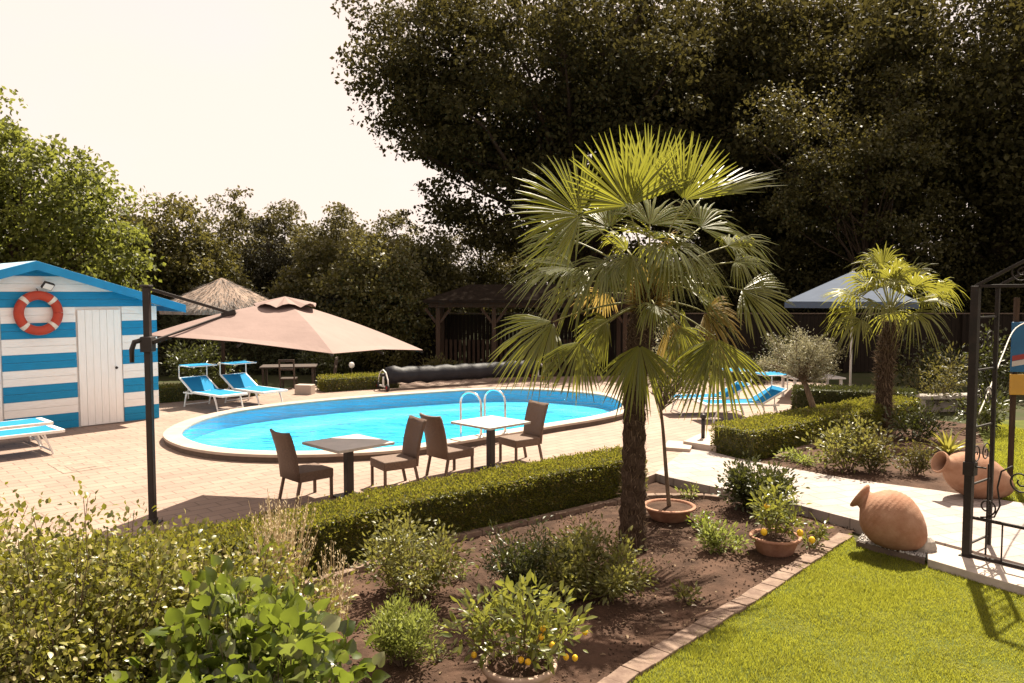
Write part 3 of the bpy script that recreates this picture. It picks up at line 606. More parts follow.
# ------------------------------------------------------------------ palms
def frond(parent, c, hub, tip, nrm, leaf, N=40, spread=105, droop=.25, seed=1, wmax=.032, ragged=.0, name='frond'):
    r = random.Random(seed); c, hub, tip = Vector(c), Vector(hub), Vector(tip); ax = (tip-hub); L = ax.length; ax.normalize()
    nrm = Vector(nrm); nrm = (nrm - ax*nrm.dot(ax)); nrm = nrm.normalized() if nrm.length > 1e-4 else ax.orthogonal().normalized(); sd = ax.cross(nrm)
    vs = []; fs = []
    for i in range(N):
        f = (i/(N-1)*2-1); an = R(spread)*f + r.gauss(0,.015); d = ax*math.cos(an) + sd*math.sin(an)
        d = (d + nrm*(.22*abs(f)**1.3 + r.gauss(0,.05))).normalized(); l = L*(1-.28*abs(f)**2.2)*r.uniform(.9,1.06)*(1-(ragged*r.random())); sp = 2*R(spread)/(N-1)
        tw = (d.cross(nrm)).normalized(); dr = droop*r.uniform(.6,1.5); kink = .9*ragged*r.random()
        o = len(vs)
        for t in (0.04,.28,.52,.76,1.0):
            p = hub + d*l*t + Vector((0,0,-1))*l*(dr*max(0,t-.3)**2*1.6 + kink*max(0,t-.55)*1.5)
            w = min(sp*l*t*.56, wmax*.5)*(1 if t < .6 else max(.05,(1.04-t)/.44))
            fold = nrm*w*.55
            vs += [p-tw*w, p+fold, p+tw*w]
        for j in range(4):
            b = o+3*j; fs += [(b,b+1,b+4,b+3),(b+1,b+2,b+5,b+4)]
    me = bpy.data.meshes.new('frond'); me.from_pydata([tuple(v) for v in vs], [], fs); me.update(); fo = link('frond', me, M[leaf], parent)
    mb = MB(); mid = c.lerp(hub,.5) + Vector((0,0,.10*(hub-c).length)); pts = []
    for t in np.linspace(0,1,7): pts.append(c*(1-t)**2 + mid*2*t*(1-t) + hub*t*t)
    mb.tube(pts, [.017,.013,.011,.010,.009,.008,.007], 6); mb.build('petiole', M['petiole'], fo, smooth=True)
    return fo
def palm_trunk(root, pts, radii, seed, nfib, flen, fw):
    r = np.random.default_rng(seed); mb = MB(); pts = [Vector(p) for p in pts]; dense = catmull(pts, 10, False); nn = len(dense)
    rr = np.interp(np.linspace(0,1,nn), np.linspace(0,1,len(radii)), radii); n = 20; vs = []; fs = []
    for i, p in enumerate(dense):
        for k_ in range(n):
            an = 2*math.pi*k_/n; q = rr[i]*(1+.09*math.sin(i*1.9+k_*.6)+r.normal(0,.05)); vs.append((p.x+math.cos(an)*q, p.y+math.sin(an)*q, p.z))
    for i in range(nn-1):
        for k_ in range(n): k2=(k_+1)%n; fs.append((i*n+k_, i*n+k2, (i+1)*n+k2, (i+1)*n+k_))
    mb.add(vs, fs); tr = mb.build('trunk', M['fibre'], root)
    t = r.uniform(0,1,nfib); an = r.uniform(0,6.283,nfib); D0 = np.array([tuple(p) for p in dense]); ii = np.clip((t*(nn-1)).astype(int),0,nn-1)
    out = np.column_stack([np.cos(an), np.sin(an), np.zeros(nfib)]); P = D0[ii] + out*(rr[ii]*.97)[:,None]
    D = out*r.uniform(.1,.7,(nfib,1)) + np.array([0,0,1])*np.where(r.random(nfib)<.7,1,-1)[:,None]*r.uniform(.4,1,(nfib,1)) + r.normal(0,.25,(nfib,3)); l = flen*r.uniform(.4,1.3,nfib)
    link('fibre_strands', leaves('fibre_strands', P, D, out, l, fw*r.uniform(.4,1.4,nfib), 'blade', 1.0), M['fibre_pale'], tr)
    return tr
pb = G(632,548,ZB); PY = pb.y
palm = empty('fan_palm', pb, 0, 'tall fan palm with shaggy trunk in the middle of the flower bed', 'palm')
def L3(px, py, dy=0): return AT(px, py, PY+dy) - pb
palm_trunk(palm, [Vector((0,0,-.05)), L3(633,500), L3(634,440), L3(635,390), L3(639,345), L3(645,310), L3(650,285)], [.165,.132,.122,.125,.132,.14,.09], 5, 2600, .075, .011)
cc = L3(649,290)
spec = [ # hub px, dy, tip px, dy, normal(x,y,z), spread, droop, ragged, leaf
 ((628,206),-.15,(608,126),-.25,(-.1,-1,.15),84,.06,0,'l_palm'),
 ((650,200),.1,(657,122),.15,(.1,-1,.1),52,.05,0,'l_palm'),
 ((684,200),-.05,(704,132),-.1,(.3,-1,.2),66,.08,0,'l_palm'),
 ((580,215),-.15,(508,182),-.35,(-.3,-1,.5),105,.15,0,'l_palm'),
 ((572,240),.2,(512,232),.3,(0,-.9,.6),100,.35,.1,'l_palm'),
 ((700,200),.15,(776,168),.2,(.1,-.25,1),70,.12,0,'l_palm'),
 ((728,246),.1,(782,232),.1,(.1,-.4,1),100,.55,.25,'l_palm'),
 ((735,262),-.3,(785,262),-.5,(.2,-.5,.9),100,.7,.3,'l_palm'),
 ((742,290),-.15,(796,328),-.3,(.4,-.8,.5),80,.25,.05,'l_palm'),
 ((575,268),-.3,(497,268),-.55,(-.1,-.45,1),95,.5,.15,'l_palm'),
 ((590,282),.35,(520,300),.5,(-.1,-.5,.9),95,.7,.25,'l_palm'),
 ((553,322),-.05,(500,376),-.15,(-.5,-.8,.4),66,.35,.05,'l_palm'),
 ((580,342),-.35,(562,394),-.5,(-.2,-1,.3),60,.3,.05,'l_palm'),
 ((640,345),-.40,(637,412),-.5,(0,-1,.35),62,.25,.05,'l_palm'),
 ((716,338),-.35,(712,422),-.55,(.1,-1,.25),64,.22,.05,'l_palm'),
 ((705,312),.3,(742,352),.4,(.4,-.8,.4),90,.4,.1,'l_palm_old'),
 ((668,245),-.6,(690,262),-1.2,(.1,-.6,.9),95,.6,.2,'l_palm'),
 ((650,225),.5,(665,190),1.0,(0,-.7,.7),100,.25,0,'l_palm'),
 ((610,228),.5,(575,195),.9,(-.2,-.7,.7),100,.3,.1,'l_palm'),
 ((700,228),.5,(742,205),.9,(.2,-.7,.7),100,.4,.1,'l_palm'),
 ((690,290),.5,(735,300),.9,(.2,-.6,.8),95,.6,.2,'l_palm'),
 ((655,240),-.3,(640,215),-.8,(0,-.5,1),90,.3,.1,'l_palm'),
 ((608,262),-.55,(566,286),-.9,(-.2,-.6,.9),72,.6,.2,'l_palm'),
 ((690,258),-.5,(722,280),-.85,(.2,-.6,.8),72,.7,.3,'l_palm'),
 ((610,322),.5,(570,352),.8,(-.2,-.8,.5),70,.5,.2,'l_palm'),
 ((632,255),-.6,(618,292),-1.0,(-.1,-.9,.5),62,.5,.25,'l_palm'),
 ((668,262),-.65,(684,298),-1.0,(.1,-.9,.5),60,.5,.25,'l_palm'),
 ((672,322),.3,(680,372),.4,(.1,-1,.3),52,.4,.2,'l_palm_old'),
]
for i, (h, hy, tp, ty_, nr, spd, dr, rg, lf) in enumerate(spec):
    hub, tip = L3(*h, hy), L3(*tp, ty_)
    frond(palm, cc + Vector((0,0,-.12 if h[1] > 290 else .05)), hub, tip, nr, lf, int(14+.27*spd), spd*(.9 if spd > 90 else 1), dr*.85, i+1, .036, rg)
r = random.Random(31)
for i in range(11):
    az = i*2.39996+.4; el = R(70-105*i/10); d = Vector((math.cos(az)*math.cos(el), math.sin(az)*math.cos(el), math.sin(el))); c_ = cc + Vector((0,0,-.12 if i > 5 else .02)); hub = c_ + d*r.uniform(.42,.72); tip = hub + (d + Vector((0,0,-.35 - (.5 if i > 7 else 0)))).normalized()*r.uniform(.42,.58)
    frond(palm, c_, hub, tip, Vector((r.gauss(0,.4), r.gauss(-.2,.4), 1)), 'l_palm' if i % 6 else 'l_palm_old', 26, r.uniform(55,78), r.uniform(.4,.9), 200+i, .034, .25)
# flower panicle and leaf-base fibres in the heart
r = np.random.default_rng(9); n = 900; q = sph(n, r); P = np.array(cc) + q*np.array([.17,.17,.22])*r.uniform(.5,1.1,(n,1)) + np.array([0,0,-.05])
link('heart_fibres', leaves('heart_fibres', P, q+np.array([0,0,.7]), sph(n,r), r.uniform(.06,.22,n), r.uniform(.008,.02,n), 'blade'), M['l_palm_old'], palm)

sb = G(884,430,-.02)
palm2 = empty('fan_palm', sb, 0, 'small shaggy palm with stout trunk on the far side of the path', 'palm')
def S3(px, py, dy=0): return AT(px, py, sb.y+dy) - sb
palm_trunk(palm2, [Vector((0,0,-.05)), S3(884,400), S3(885,370), S3(888,345), S3(890,322)], [.17,.145,.14,.15,.10], 6, 2200, .17, .016)
c2 = S3(890,312)
r = random.Random(4)
for i in range(26):
    az = i*2.39996; el = R(80 - 84*(i/25)**1.05) + r.gauss(0,.1); d = Vector((math.cos(az)*math.cos(el), math.sin(az)*math.cos(el), math.sin(el)))
    pl = r.uniform(.6,.95)*(1.0 if el > 0 else .85); hub = c2 + d*pl; tip = hub + (d + Vector((0,0,-.25))).normalized()*r.uniform(.72,.92)
    nv = Vector((0,0,1)) + Vector((r.gauss(0,.4), r.gauss(0,.4), 0)); frond(palm2, c2, hub, tip, nv, 'l_palm2', 24, 72, r.uniform(.3,.75), 100+i, .036, .25)

# ------------------------------------------------------------------ fence, pergola
fl = [(-5,28.4),(24,28.4)]
F = empty('wooden_fence', (9.5, 28.6, ZG), 0, 'dark brown board fence along the back of the garden', 'fence')
mb = MB(); r = random.Random(2); x = -14.5
while x < 15:
    w = .14; mb.box(x, x+w-.008, -.02+r.uniform(-.006,.006), .012, .05, 2.1+r.uniform(-.01,.01)); x += w
mb.build('board_panel', M['fence'], F)
mb = MB(); mb.box(-14.5,15,-.06,.06,2.125,2.165); mb.build('cap_rail', M['fence_cap'], F)
for x in np.arange(-14.4, 15, 2.1): mb = MB(); mb.box(x-.05,x+.05,-.13,-.03,-.02,2.12); mb.build('post', M['fence'], F, bevel=.005)
pgY = 26.4; pgx0 = (438-512)/FPX*pgY; pgx1 = (625-512)/FPX*pgY
pg = empty('pergola', ((pgx0+pgx1)/2, pgY, ZG), 0, 'dark roofed timber shelter with braced posts beyond the pool', 'shelter')
hw = (pgx1-pgx0)/2; ht = 2.55
for x in (-hw, (494-512)/FPX*pgY-(pgx0+pgx1)/2, (555-512)/FPX*pgY-(pgx0+pgx1)/2, hw):
    mb = MB(); mb.box(x-.07,x+.07,-.07,.07,-.02,ht-.15)
    for s in (-1,1): mb.bar((x+s*.06,0,ht-.65),(x+s*.42,0,ht-.18),.07,.09)
    mb.build('post', M['post_wood'], pg, bevel=.006)
for x in (-hw, hw): mb = MB(); mb.box(x-.07,x+.07,1.55,1.69,-.02,ht-.15); mb.build('post', M['post_wood'], pg, bevel=.006)
mb = MB(); mb.box(-hw-.3,hw+.3,-.06,.06,ht-.15,ht); mb.box(-hw-.3,hw+.3,1.56,1.68,ht-.15,ht); mb.build('beam', M['post_wood'], pg, bevel=.006)
mb = MB(); e = .45
mb.add([(-hw-e,-e,ht+.005),(hw+e,-e,ht+.005),(hw+e,1.7+e,ht+.005),(-hw-e,1.7+e,ht+.005),(-hw-e,-e,ht+.1),(hw+e,-e,ht+.1),(hw+e,1.7+e,ht+.1),(-hw-e,1.7+e,ht+.1),(-hw+1,.85,ht+.62),(hw-1,.85,ht+.62)],
       [(3,2,1,0),(0,1,5,4),(1,2,6,5),(2,3,7,6),(3,0,4,7),(4,5,9,8),(6,7,8,9),(5,6,9),(7,4,8)]); mb.build('roof', M['dark_roof'], pg)
mb = MB(); x = -hw+.1
while x < hw-1.5: mb.box(x,x+.09,1.5,1.53,.05,1.25); x += .16
mb.build('slat_screen', M['post_wood'], pg)

# ------------------------------------------------------------------ striped hut
ca = Vector((.68,.733,0)).normalized(); cn = Vector((ca.y,-ca.x,0))         # along the facade (to the right), out of it
c0 = G(159,418,0); HW = 2.38; apex = c0 - ca*HW
ang = math.atan2(ca.y, ca.x)
hut = empty('beach_hut', apex, ang, 'blue and white striped wooden hut with a low gable roof', 'hut')   # local x along facade, -y out, z up
SH = .305; EAVE, RIDGE, DEP = 2.50, 3.22, 3.2
def gh(x): return RIDGE - (RIDGE-EAVE)*abs(x)/HW
holes = [(-.62-.225+1.62-.0, 0)]
D1 = (.78, 1.62); D2 = (-1.45,-.6)
mb = MB(); r = random.Random(3)
def plank(mb, x0, x1, z0, z1, y0, y1):
    mb.box(x0, x1, y0, y1, z0, z1)
for k in range(21):
    z0, z1 = k*SH/2+.012, (k+1)*SH/2-.004+.012; mb.cur = 0 if (k//2) % 2 == 0 else 1
    if z0 > RIDGE-.05: break
    xm = min(HW, HW*(RIDGE-z0)/(RIDGE-EAVE)) if z0 > EAVE else HW; xt = min(HW, HW*max(0,(RIDGE-z1))/(RIDGE-EAVE)) if z1 > EAVE else HW
    spans = [(-HW, D2[0]-.03), (D2[1]+.03, D1[0]-.03), (D1[1]+.03, HW)] if z0 < 2.39 else [(-HW, HW)]
    for x0, x1 in spans:
        a0, a1 = max(x0,-xm), min(x1,xm); b0, b1 = max(x0,-xt), min(x1,xt); y = -.02+r.uniform(-.004,.003)
        mb.add([(a0,y,z0),(a1,y,z0),(a1,.0,z0),(a0,.0,z0),(b0,y,z1),(b1,y,z1),(b1,.0,z1),(b0,.0,z1)], [(3,2,1,0),(4,5,6,7),(0,1,5,4),(1,2,6,5),(2,3,7,6),(3,0,4,7)])
for k in range(17):      # side walls
    z0, z1 = k*SH/2+.012, (k+1)*SH/2-.004+.012; mb.cur = 0 if (k//2) % 2 == 0 else 1
    if z1 > EAVE: break
    for s in (-1,1): mb.box(s*HW-.01-(.012 if s>0 else 0)+.0, s*HW+.01-(0 if s>0 else -.012), .004, DEP, z0, z1)
mb.cur = 1; mb.box(-HW+.02,HW-.02,.01,.05,.0,2.45); mb.box(-HW+.02,HW-.02,DEP-.04,DEP,0,2.45)
mb.build('wall', [M['blue_wood'], M['white_wood']], hut, bevel=.002)
def door(x0, x1, nb, hx, knob):
    mb = MB(); w = (x1-x0)/nb; r = random.Random(int(x0*100))
    for i in range(nb): mb.box(x0+i*w+.002, x0+(i+1)*w-.002, -.045+r.uniform(-.003,.002), -.012, .02, 2.385)
    d = mb.build('door', M['white_door'], hut, bevel=.003)
    mb = MB()
    if knob: mb.lathe([(.0,0),(.022,.0),(.03,.02),(.022,.045),(0,.05)], 12, Matrix.Translation((hx,-.045,1.17)) @ Matrix.Rotation(R(90),4,'X'))
    else: mb.box(hx-.03,hx+.03,-.06,-.045,1.0,1.22); mb.tube([(hx,-.06,1.14),(hx,-.1,1.14),(hx-.1,-.1,1.14)],.01,8)
    mb.build('handle', M['metal_dark'], d, smooth=knob)
door(*D1, 6, D1[1]-.12, True); door(*D2, 6, D2[1]-.06, False)
mb = MB(); ov, fo = .5, .28; sl_ = (RIDGE-EAVE)/HW
for s in (-1,1):
    zt, ze = RIDGE+.13, RIDGE+.13-sl_*(HW+ov); x1 = s*(HW+ov)
    vs = [(0,-fo,zt),(x1,-fo,ze),(x1,DEP+.2,ze),(0,DEP+.2,zt),(0,-fo,zt-.05),(x1,-fo,ze-.05),(x1,DEP+.2,ze-.05),(0,DEP+.2,zt-.05)]
    mb.add(vs, [(0,1,2,3),(7,6,5,4),(1,0,4,5),(2,1,5,6),(3,2,6,7)])
rf = mb.build('roof', M['roof_felt'], hut)
mb = MB()
for s in (-1,1):
    zt, ze = RIDGE+.125, RIDGE+.125-sl_*(HW+ov+.02); x1 = s*(HW+ov+.02); h = .17
    vs = [(0,-fo-.03,zt),(x1,-fo-.03,ze),(x1,-fo-.003,ze),(0,-fo-.003,zt),(0,-fo-.03,zt-h),(x1,-fo-.03,ze-h),(x1,-fo-.003,ze-h),(0,-fo-.003,zt-h)]
    mb.add(vs, [(0,1,2,3),(7,6,5,4),(0,4,5,1),(2,6,7,3),(1,5,6,2)])
    mb.box(min(x1,x1-s*.03),max(x1,x1-s*.03),-fo,DEP+.2,ze-.15,ze-.002)
mb.build('fascia', M['blue_trim'], rf, bevel=.003)
# floodlight, life ring
Mh = Matrix.Translation(apex) @ Matrix.Rotation(ang,4,'Z')
fl_ = empty('wall_lamp', Mh @ Vector((.22,-.022,2.9)), ang, 'small floodlight under the gable peak of the striped hut', 'lamp')
mb = MB(); mb.box(-.03,.03,-.06,0,-.03,.03); mb.bar((0,-.05,0),(.0,-.12,-.02),.03); mb.build('bracket', M['metal_dark'], fl_, bevel=.003)
mb = MB(); Mr = Matrix.Translation((.0,-.15,-.03)) @ Matrix.Rotation(R(35),4,'X') @ Matrix.Rotation(R(20),4,'Y'); mb.box(-.1,.1,-.03,.03,-.075,.075,Mr); mb.build('housing', M['metal_dark'], fl_, bevel=.006)
mb = MB(); mb.box(-.085,.085,-.036,-.0305,-.06,.06,Mr); mb.build('lens', M['glassy'], fl_)
lr = empty('life_ring', Mh @ Vector((.06,-.022,2.34)), ang, 'orange life ring with white bands hung on the striped hut', 'life ring')
def torus(mb, Rr, rr, a0, a1, n, ns=14, y=-.09):
    pts = [(Rr*math.cos(a), y, Rr*math.sin(a)) for a in np.linspace(a0,a1,n)]; return mb.tube(pts, rr, ns)
mb = MB(); torus(mb,.345,.09,0,2*math.pi,65); mb.build('ring', M['orange'], lr, smooth=True)
for a in (45,135,225,315): mb = MB(); torus(mb,.345,.0935,R(a-6),R(a+6),6); mb.build('band', M['white_band'], lr, smooth=True)
mb = MB(); mb.tube([(0,.01,.47),(0,-.05,.47),(0,-.09,.40)],.008,6); mb.build('hook', M['metal_dark'], lr)

# ------------------------------------------------------------------ cantilever parasol
pp = G(153,523,0); hubp = AT(285,299,10.6)
ps = empty('cantilever_parasol', pp, 0, 'big taupe cantilever parasol on a dark post beside the pool', 'parasol')
def P3(px,py,Y): return AT(px,py,Y)-pp
topz = P3(154,287,pp.y).z
mb = MB(); mb.box(-.09,.09,-.09,.09,.004,.016); mb.box(-.045,.045,-.05,.05,.016,.06); mb.build('base_plate', M['metal_dark'], ps, bevel=.008)
mb = MB(); mb.bar((0,0,.05),(0,0,topz),.07,.085); mb.box(-.055,.055,-.065,.065,topz,topz+.025); mb.build('post', M['metal_dark'], ps, bevel=.008)
hb = hubp-pp; slz = P3(153,345,pp.y).z
mb = MB(); mb.box(-.065,.065,-.075,.075,slz-.08,slz+.1); sldr = mb.build('slider', M['metal_dark'], ps, bevel=.01)
mb = MB(); mb.tube([(-.05,-.05,slz+.06),(-.12,-.08,slz+.04),(-.15,-.09,slz-.05),(-.15,-.09,slz-.2)],[.03,.032,.03,.026],8); mb.build('crank_handle', M['metal_dark'], sldr, smooth=True)
d4 = [(333,353.5,9.05),(423,350,11.5),None,(146,335,9.55)]
cor = [P3(*q) if q else None for q in d4]; cor[2] = cor[1] + cor[3] - cor[0]
ctr = hb + Vector((0,0,-.02)); mb = MB(); vs = [tuple(ctr)]; NR = 10; NS = 64; ringpts = []
for i in range(1, NR+1):
    for j in range(NS):
        u = j/NS*4; k_ = int(u) % 4; f = u - int(u); e = cor[k_].lerp(cor[(k_+1) % 4], f)
        mid = 1-abs(2*f-1); e = e + (ctr-e)*.05*mid*0 ; p = ctr.lerp(e, i/NR)
        p.z += .10*math.sin(math.pi*i/NR)*.4 - .07*mid*(i/NR)*(1-i/NR)*1.2 + (.03*mid if i == NR else 0) ; vs.append(tuple(p))
fs = [(0, 1+j, 1+(j+1) % NS) for j in range(NS)] + [(1+i*NS+j, 1+(i+1)*NS+j, 1+(i+1)*NS+(j+1) % NS, 1+i*NS+(j+1) % NS) for i in range(NR-1) for j in range(NS)]
mb.add(vs, fs); cnp = mb.build('canopy', M['parasol'], ps, smooth=False); sm = cnp.modifiers.new('thickness','SOLIDIFY'); sm.thickness = .006
mb = MB()   # vent cap
for j in range(8):
    a0, a1 = 2*math.pi*j/8, 2*math.pi*(j+1)/8; pts = []
    for t in np.linspace(0,1,5):
        a = a0+(a1-a0)*t; b = math.sin(math.pi*t); pts.append((ctr.x+math.cos(a)*.40, ctr.y+math.sin(a)*.40, ctr.z-.085+.05*b))
    for q0, q1 in zip(pts[:-1], pts[1:]): mb.add([(ctr.x,ctr.y,ctr.z+.055), q0, q1], [(0,1,2)])
v_ = mb.build('vent', M['parasol'], cnp); v_.modifiers.new('thickness','SOLIDIFY').thickness = .006
for k_ in range(4):
    for f in (0,.5):
        e = cor[k_].lerp(cor[(k_+1) % 4], f); mb = MB(); mb.bar(ctr+Vector((0,0,-.09)), e+Vector((0,0,-.03)), .018, .028); mb.build('rib', M['metal_dark'], ps)
j1 = P3(228,317,10.05)+Vector((0,0,.02))
mb = MB(); mb.bar((.05,0,slz+.03), j1, .06, .05); mb.bar(j1, ctr+Vector((0,0,-.13)), .05, .05); mb.build('arm', M['metal_dark'], ps, bevel=.006)
mb = MB(); mb.bar((0,0,topz-.01), j1+Vector((0,0,.04)), .035, .035); mb.bar(j1+Vector((-.07,-.02,0)), j1+Vector((.09,.02,.05)), .08,.06); mb.build('strut', M['metal_dark'], ps, bevel=.005)
mb = MB(); mb.tube([ctr+Vector((0,0,-.02)), ctr+Vector((0,0,-.22))], .035, 10); mb.build('hub', M['metal_dark'], ps)

# thatched parasol
tp = G(224,392,0)
th = empty('thatched_parasol', (tp.x,tp.y,ZG), 0, 'straw thatched parasol behind the taupe one', 'parasol')
k = tp.y/FPX; zr, za = Hh(308,tp.y), Hh(278,tp.y); rr = 62*k
mb = MB(); mb.tube([(0,0,-.02),(0,0,za-.1)],.05,10); mb.build('pole', M['post_wood'], th, smooth=True)
r = random.Random(5); mb = MB(); prof = [(0.02,za),(rr*.32,za-(za-zr)*.30),(rr*.66,za-(za-zr)*.63),(rr,zr),(rr-.02,zr-.14),(rr*.6,zr+.12),(.03,za-.2)]; mb.lathe(prof, 8)
tr_ = mb.build('thatch_roof', M['thatch'], th)
n = 5200; rg = np.random.default_rng(3); a = rg.uniform(0,6.283,n); q = np.sqrt(rg.uniform(.0,1,n)); oct_ = 1/np.cos((a % (math.pi/4))-math.pi/8)*math.cos(math.pi/8)
P = np.column_stack([np.cos(a)*q*rr*oct_, np.sin(a)*q*rr*oct_, za-(za-zr)*q+.012]); D = np.column_stack([np.cos(a)*rr, np.sin(a)*rr, np.full(n,-(za-zr))])/rr + rg.normal(0,.14,(n,3)); l = rg.uniform(.12,.34,n)
link('straw', leaves('straw', P, D, sph(n,rg)*.4+np.array([0,0,1]), l, rg.uniform(.012,.03,n), 'blade', .4), M['straw'], tr_)

# ------------------------------------------------------------------ marquee-like square parasol on the right
mp_ = G(850,392,0)
mq = empty('garden_parasol', (mp_.x,mp_.y,ZG), 0, 'square blue grey parasol behind the small palm', 'parasol')
k = mp_.y/FPX; zr, za, hw = Hh(301,mp_.y), Hh(271,mp_.y), 1.8
mb = MB(); mb.tube([(0,0,-.02),(0,0,za)],.03,10); mb.build('pole', M['white_metal'], mq, smooth=True)
A_ = R(20); sq = [(hw*1.25*math.cos(A_+j*math.pi/2), hw*1.25*math.sin(A_+j*math.pi/2)) for j in range(4)]
mb = MB(); mb.add([(0,0,za)]+[(x,y,zr) for x,y in sq]+[(x*1.003,y*1.003,zr-.17) for x,y in sq], [(0,1,2),(0,2,3),(0,3,4),(0,4,1)]+[(1+j,5+j,5+(j+1)%4,1+(j+1)%4) for j in range(4)])
mb.build('canopy', M['grey_canvas'], mq).modifiers.new('thickness','SOLIDIFY').thickness = .006
for x,y in sq: mb = MB(); mb.bar((0,0,za-.05),(x*.98,y*.98,zr-.02),.02); mb.build('rib', M['white_metal'], mq)
mb = MB(); mb.lathe([(0.02,.002),(.3,.002),(.3,.07),(.05,.1)],20); mb.build('base', M['stone'], mq)

# ------------------------------------------------------------------ tables and chairs
def table(loc, rz, label):
    t = empty('dining_table', loc, rz, label, 'table', 'square tables by the pool')
    mb = MB(); mb.box(-.43,.43,-.43,.43,.715,.745); tt = mb.build('tabletop', M['tabletop'], t, bevel=.006)
    mb = MB()
    for a,b in (((-.435,-.435),(.435,-.435)),((.435,-.435),(.435,.435)),((.435,.435),(-.435,.435)),((-.435,.435),(-.435,-.435))): mb.bar((*a,.73),(*b,.73),.012,.032)
    mb.build('edge_band', M['table_edge'], tt)
    mb = MB(); mb.box(-.05,.05,-.05,.05,.03,.70); mb.box(-.2,.2,-.03,.03,.70,.714); mb.box(-.03,.03,-.2,.2,.70,.7135); mb.build('column', M['metal_dark'], t, bevel=.004)
    mb = MB(); mb.box(-.17,.17,-.17,.17,.004,.03); mb.build('base_plate', M['metal_dark'], t, bevel=.006); return t
table((-2.19,10.6,0), R(45), 'square grey topped table between the two left chairs')
table((-.33,12.3,0), R(45), 'square pale topped table nearest the pool ladder')
def chair(loc, rz, label):       # faces local +x
    c = empty('rattan_chair', loc, rz, label, 'chair', 'brown woven chairs at the pool tables')
    mb = MB(); mb.box(-.225,.275,-.24,.24,.285,.41); mb.build('seat', M['rattan'], c, bevel=.015)
    # curved tall back
    vs=[]; fs=[]; prof=[(.30,-.235,.238),(.46,-.25,.24),(.62,-.272,.245),(.77,-.31,.248),(.88,-.35,.248),(.935,-.375,.245)]
    for (z,x,w) in prof:
        for j in range(7):
            f=j/6*2-1; bow=-.035*(1-f*f)*min(1,(z-.3)/.3); vs.append((x+bow,f*w,z+(.018*(f*f) if z>.86 else 0)))
    for i in range(len(prof)-1):
        for j in range(6): fs.append((i*7+j,i*7+j+1,(i+1)*7+j+1,(i+1)*7+j))
    mb=MB(); mb.add(vs,fs); b=mb.build('backrest', M['rattan'], c, smooth=True); s_=b.modifiers.new('thickness','SOLIDIFY'); s_.thickness=.032; s_.offset=0
    for sy in (-1,1):
        mb=MB(); mb.bar((.25,sy*.215,.29),(.25,sy*.215,.0),.036); mb.build('leg', M['rattan'], c, bevel=.004)
        mb=MB(); mb.bar((-.21,sy*.215,.29),(-.275,sy*.22,.0),.036); mb.build('leg', M['rattan'], c, bevel=.004)
    return c
chair((-2.74,10.52,0), R(44), 'woven brown chair at the left end, backrest turned to us')
chair((-1.66,11.2,0), R(214), 'woven brown chair right of the grey table, seat facing left')
chair((-.93,11.9,0), R(43), 'woven brown chair left of the pale table, backrest turned to us')
chair((.14,12.85,0), R(216), 'woven brown chair right of the pale table, nearest the palm trunk')

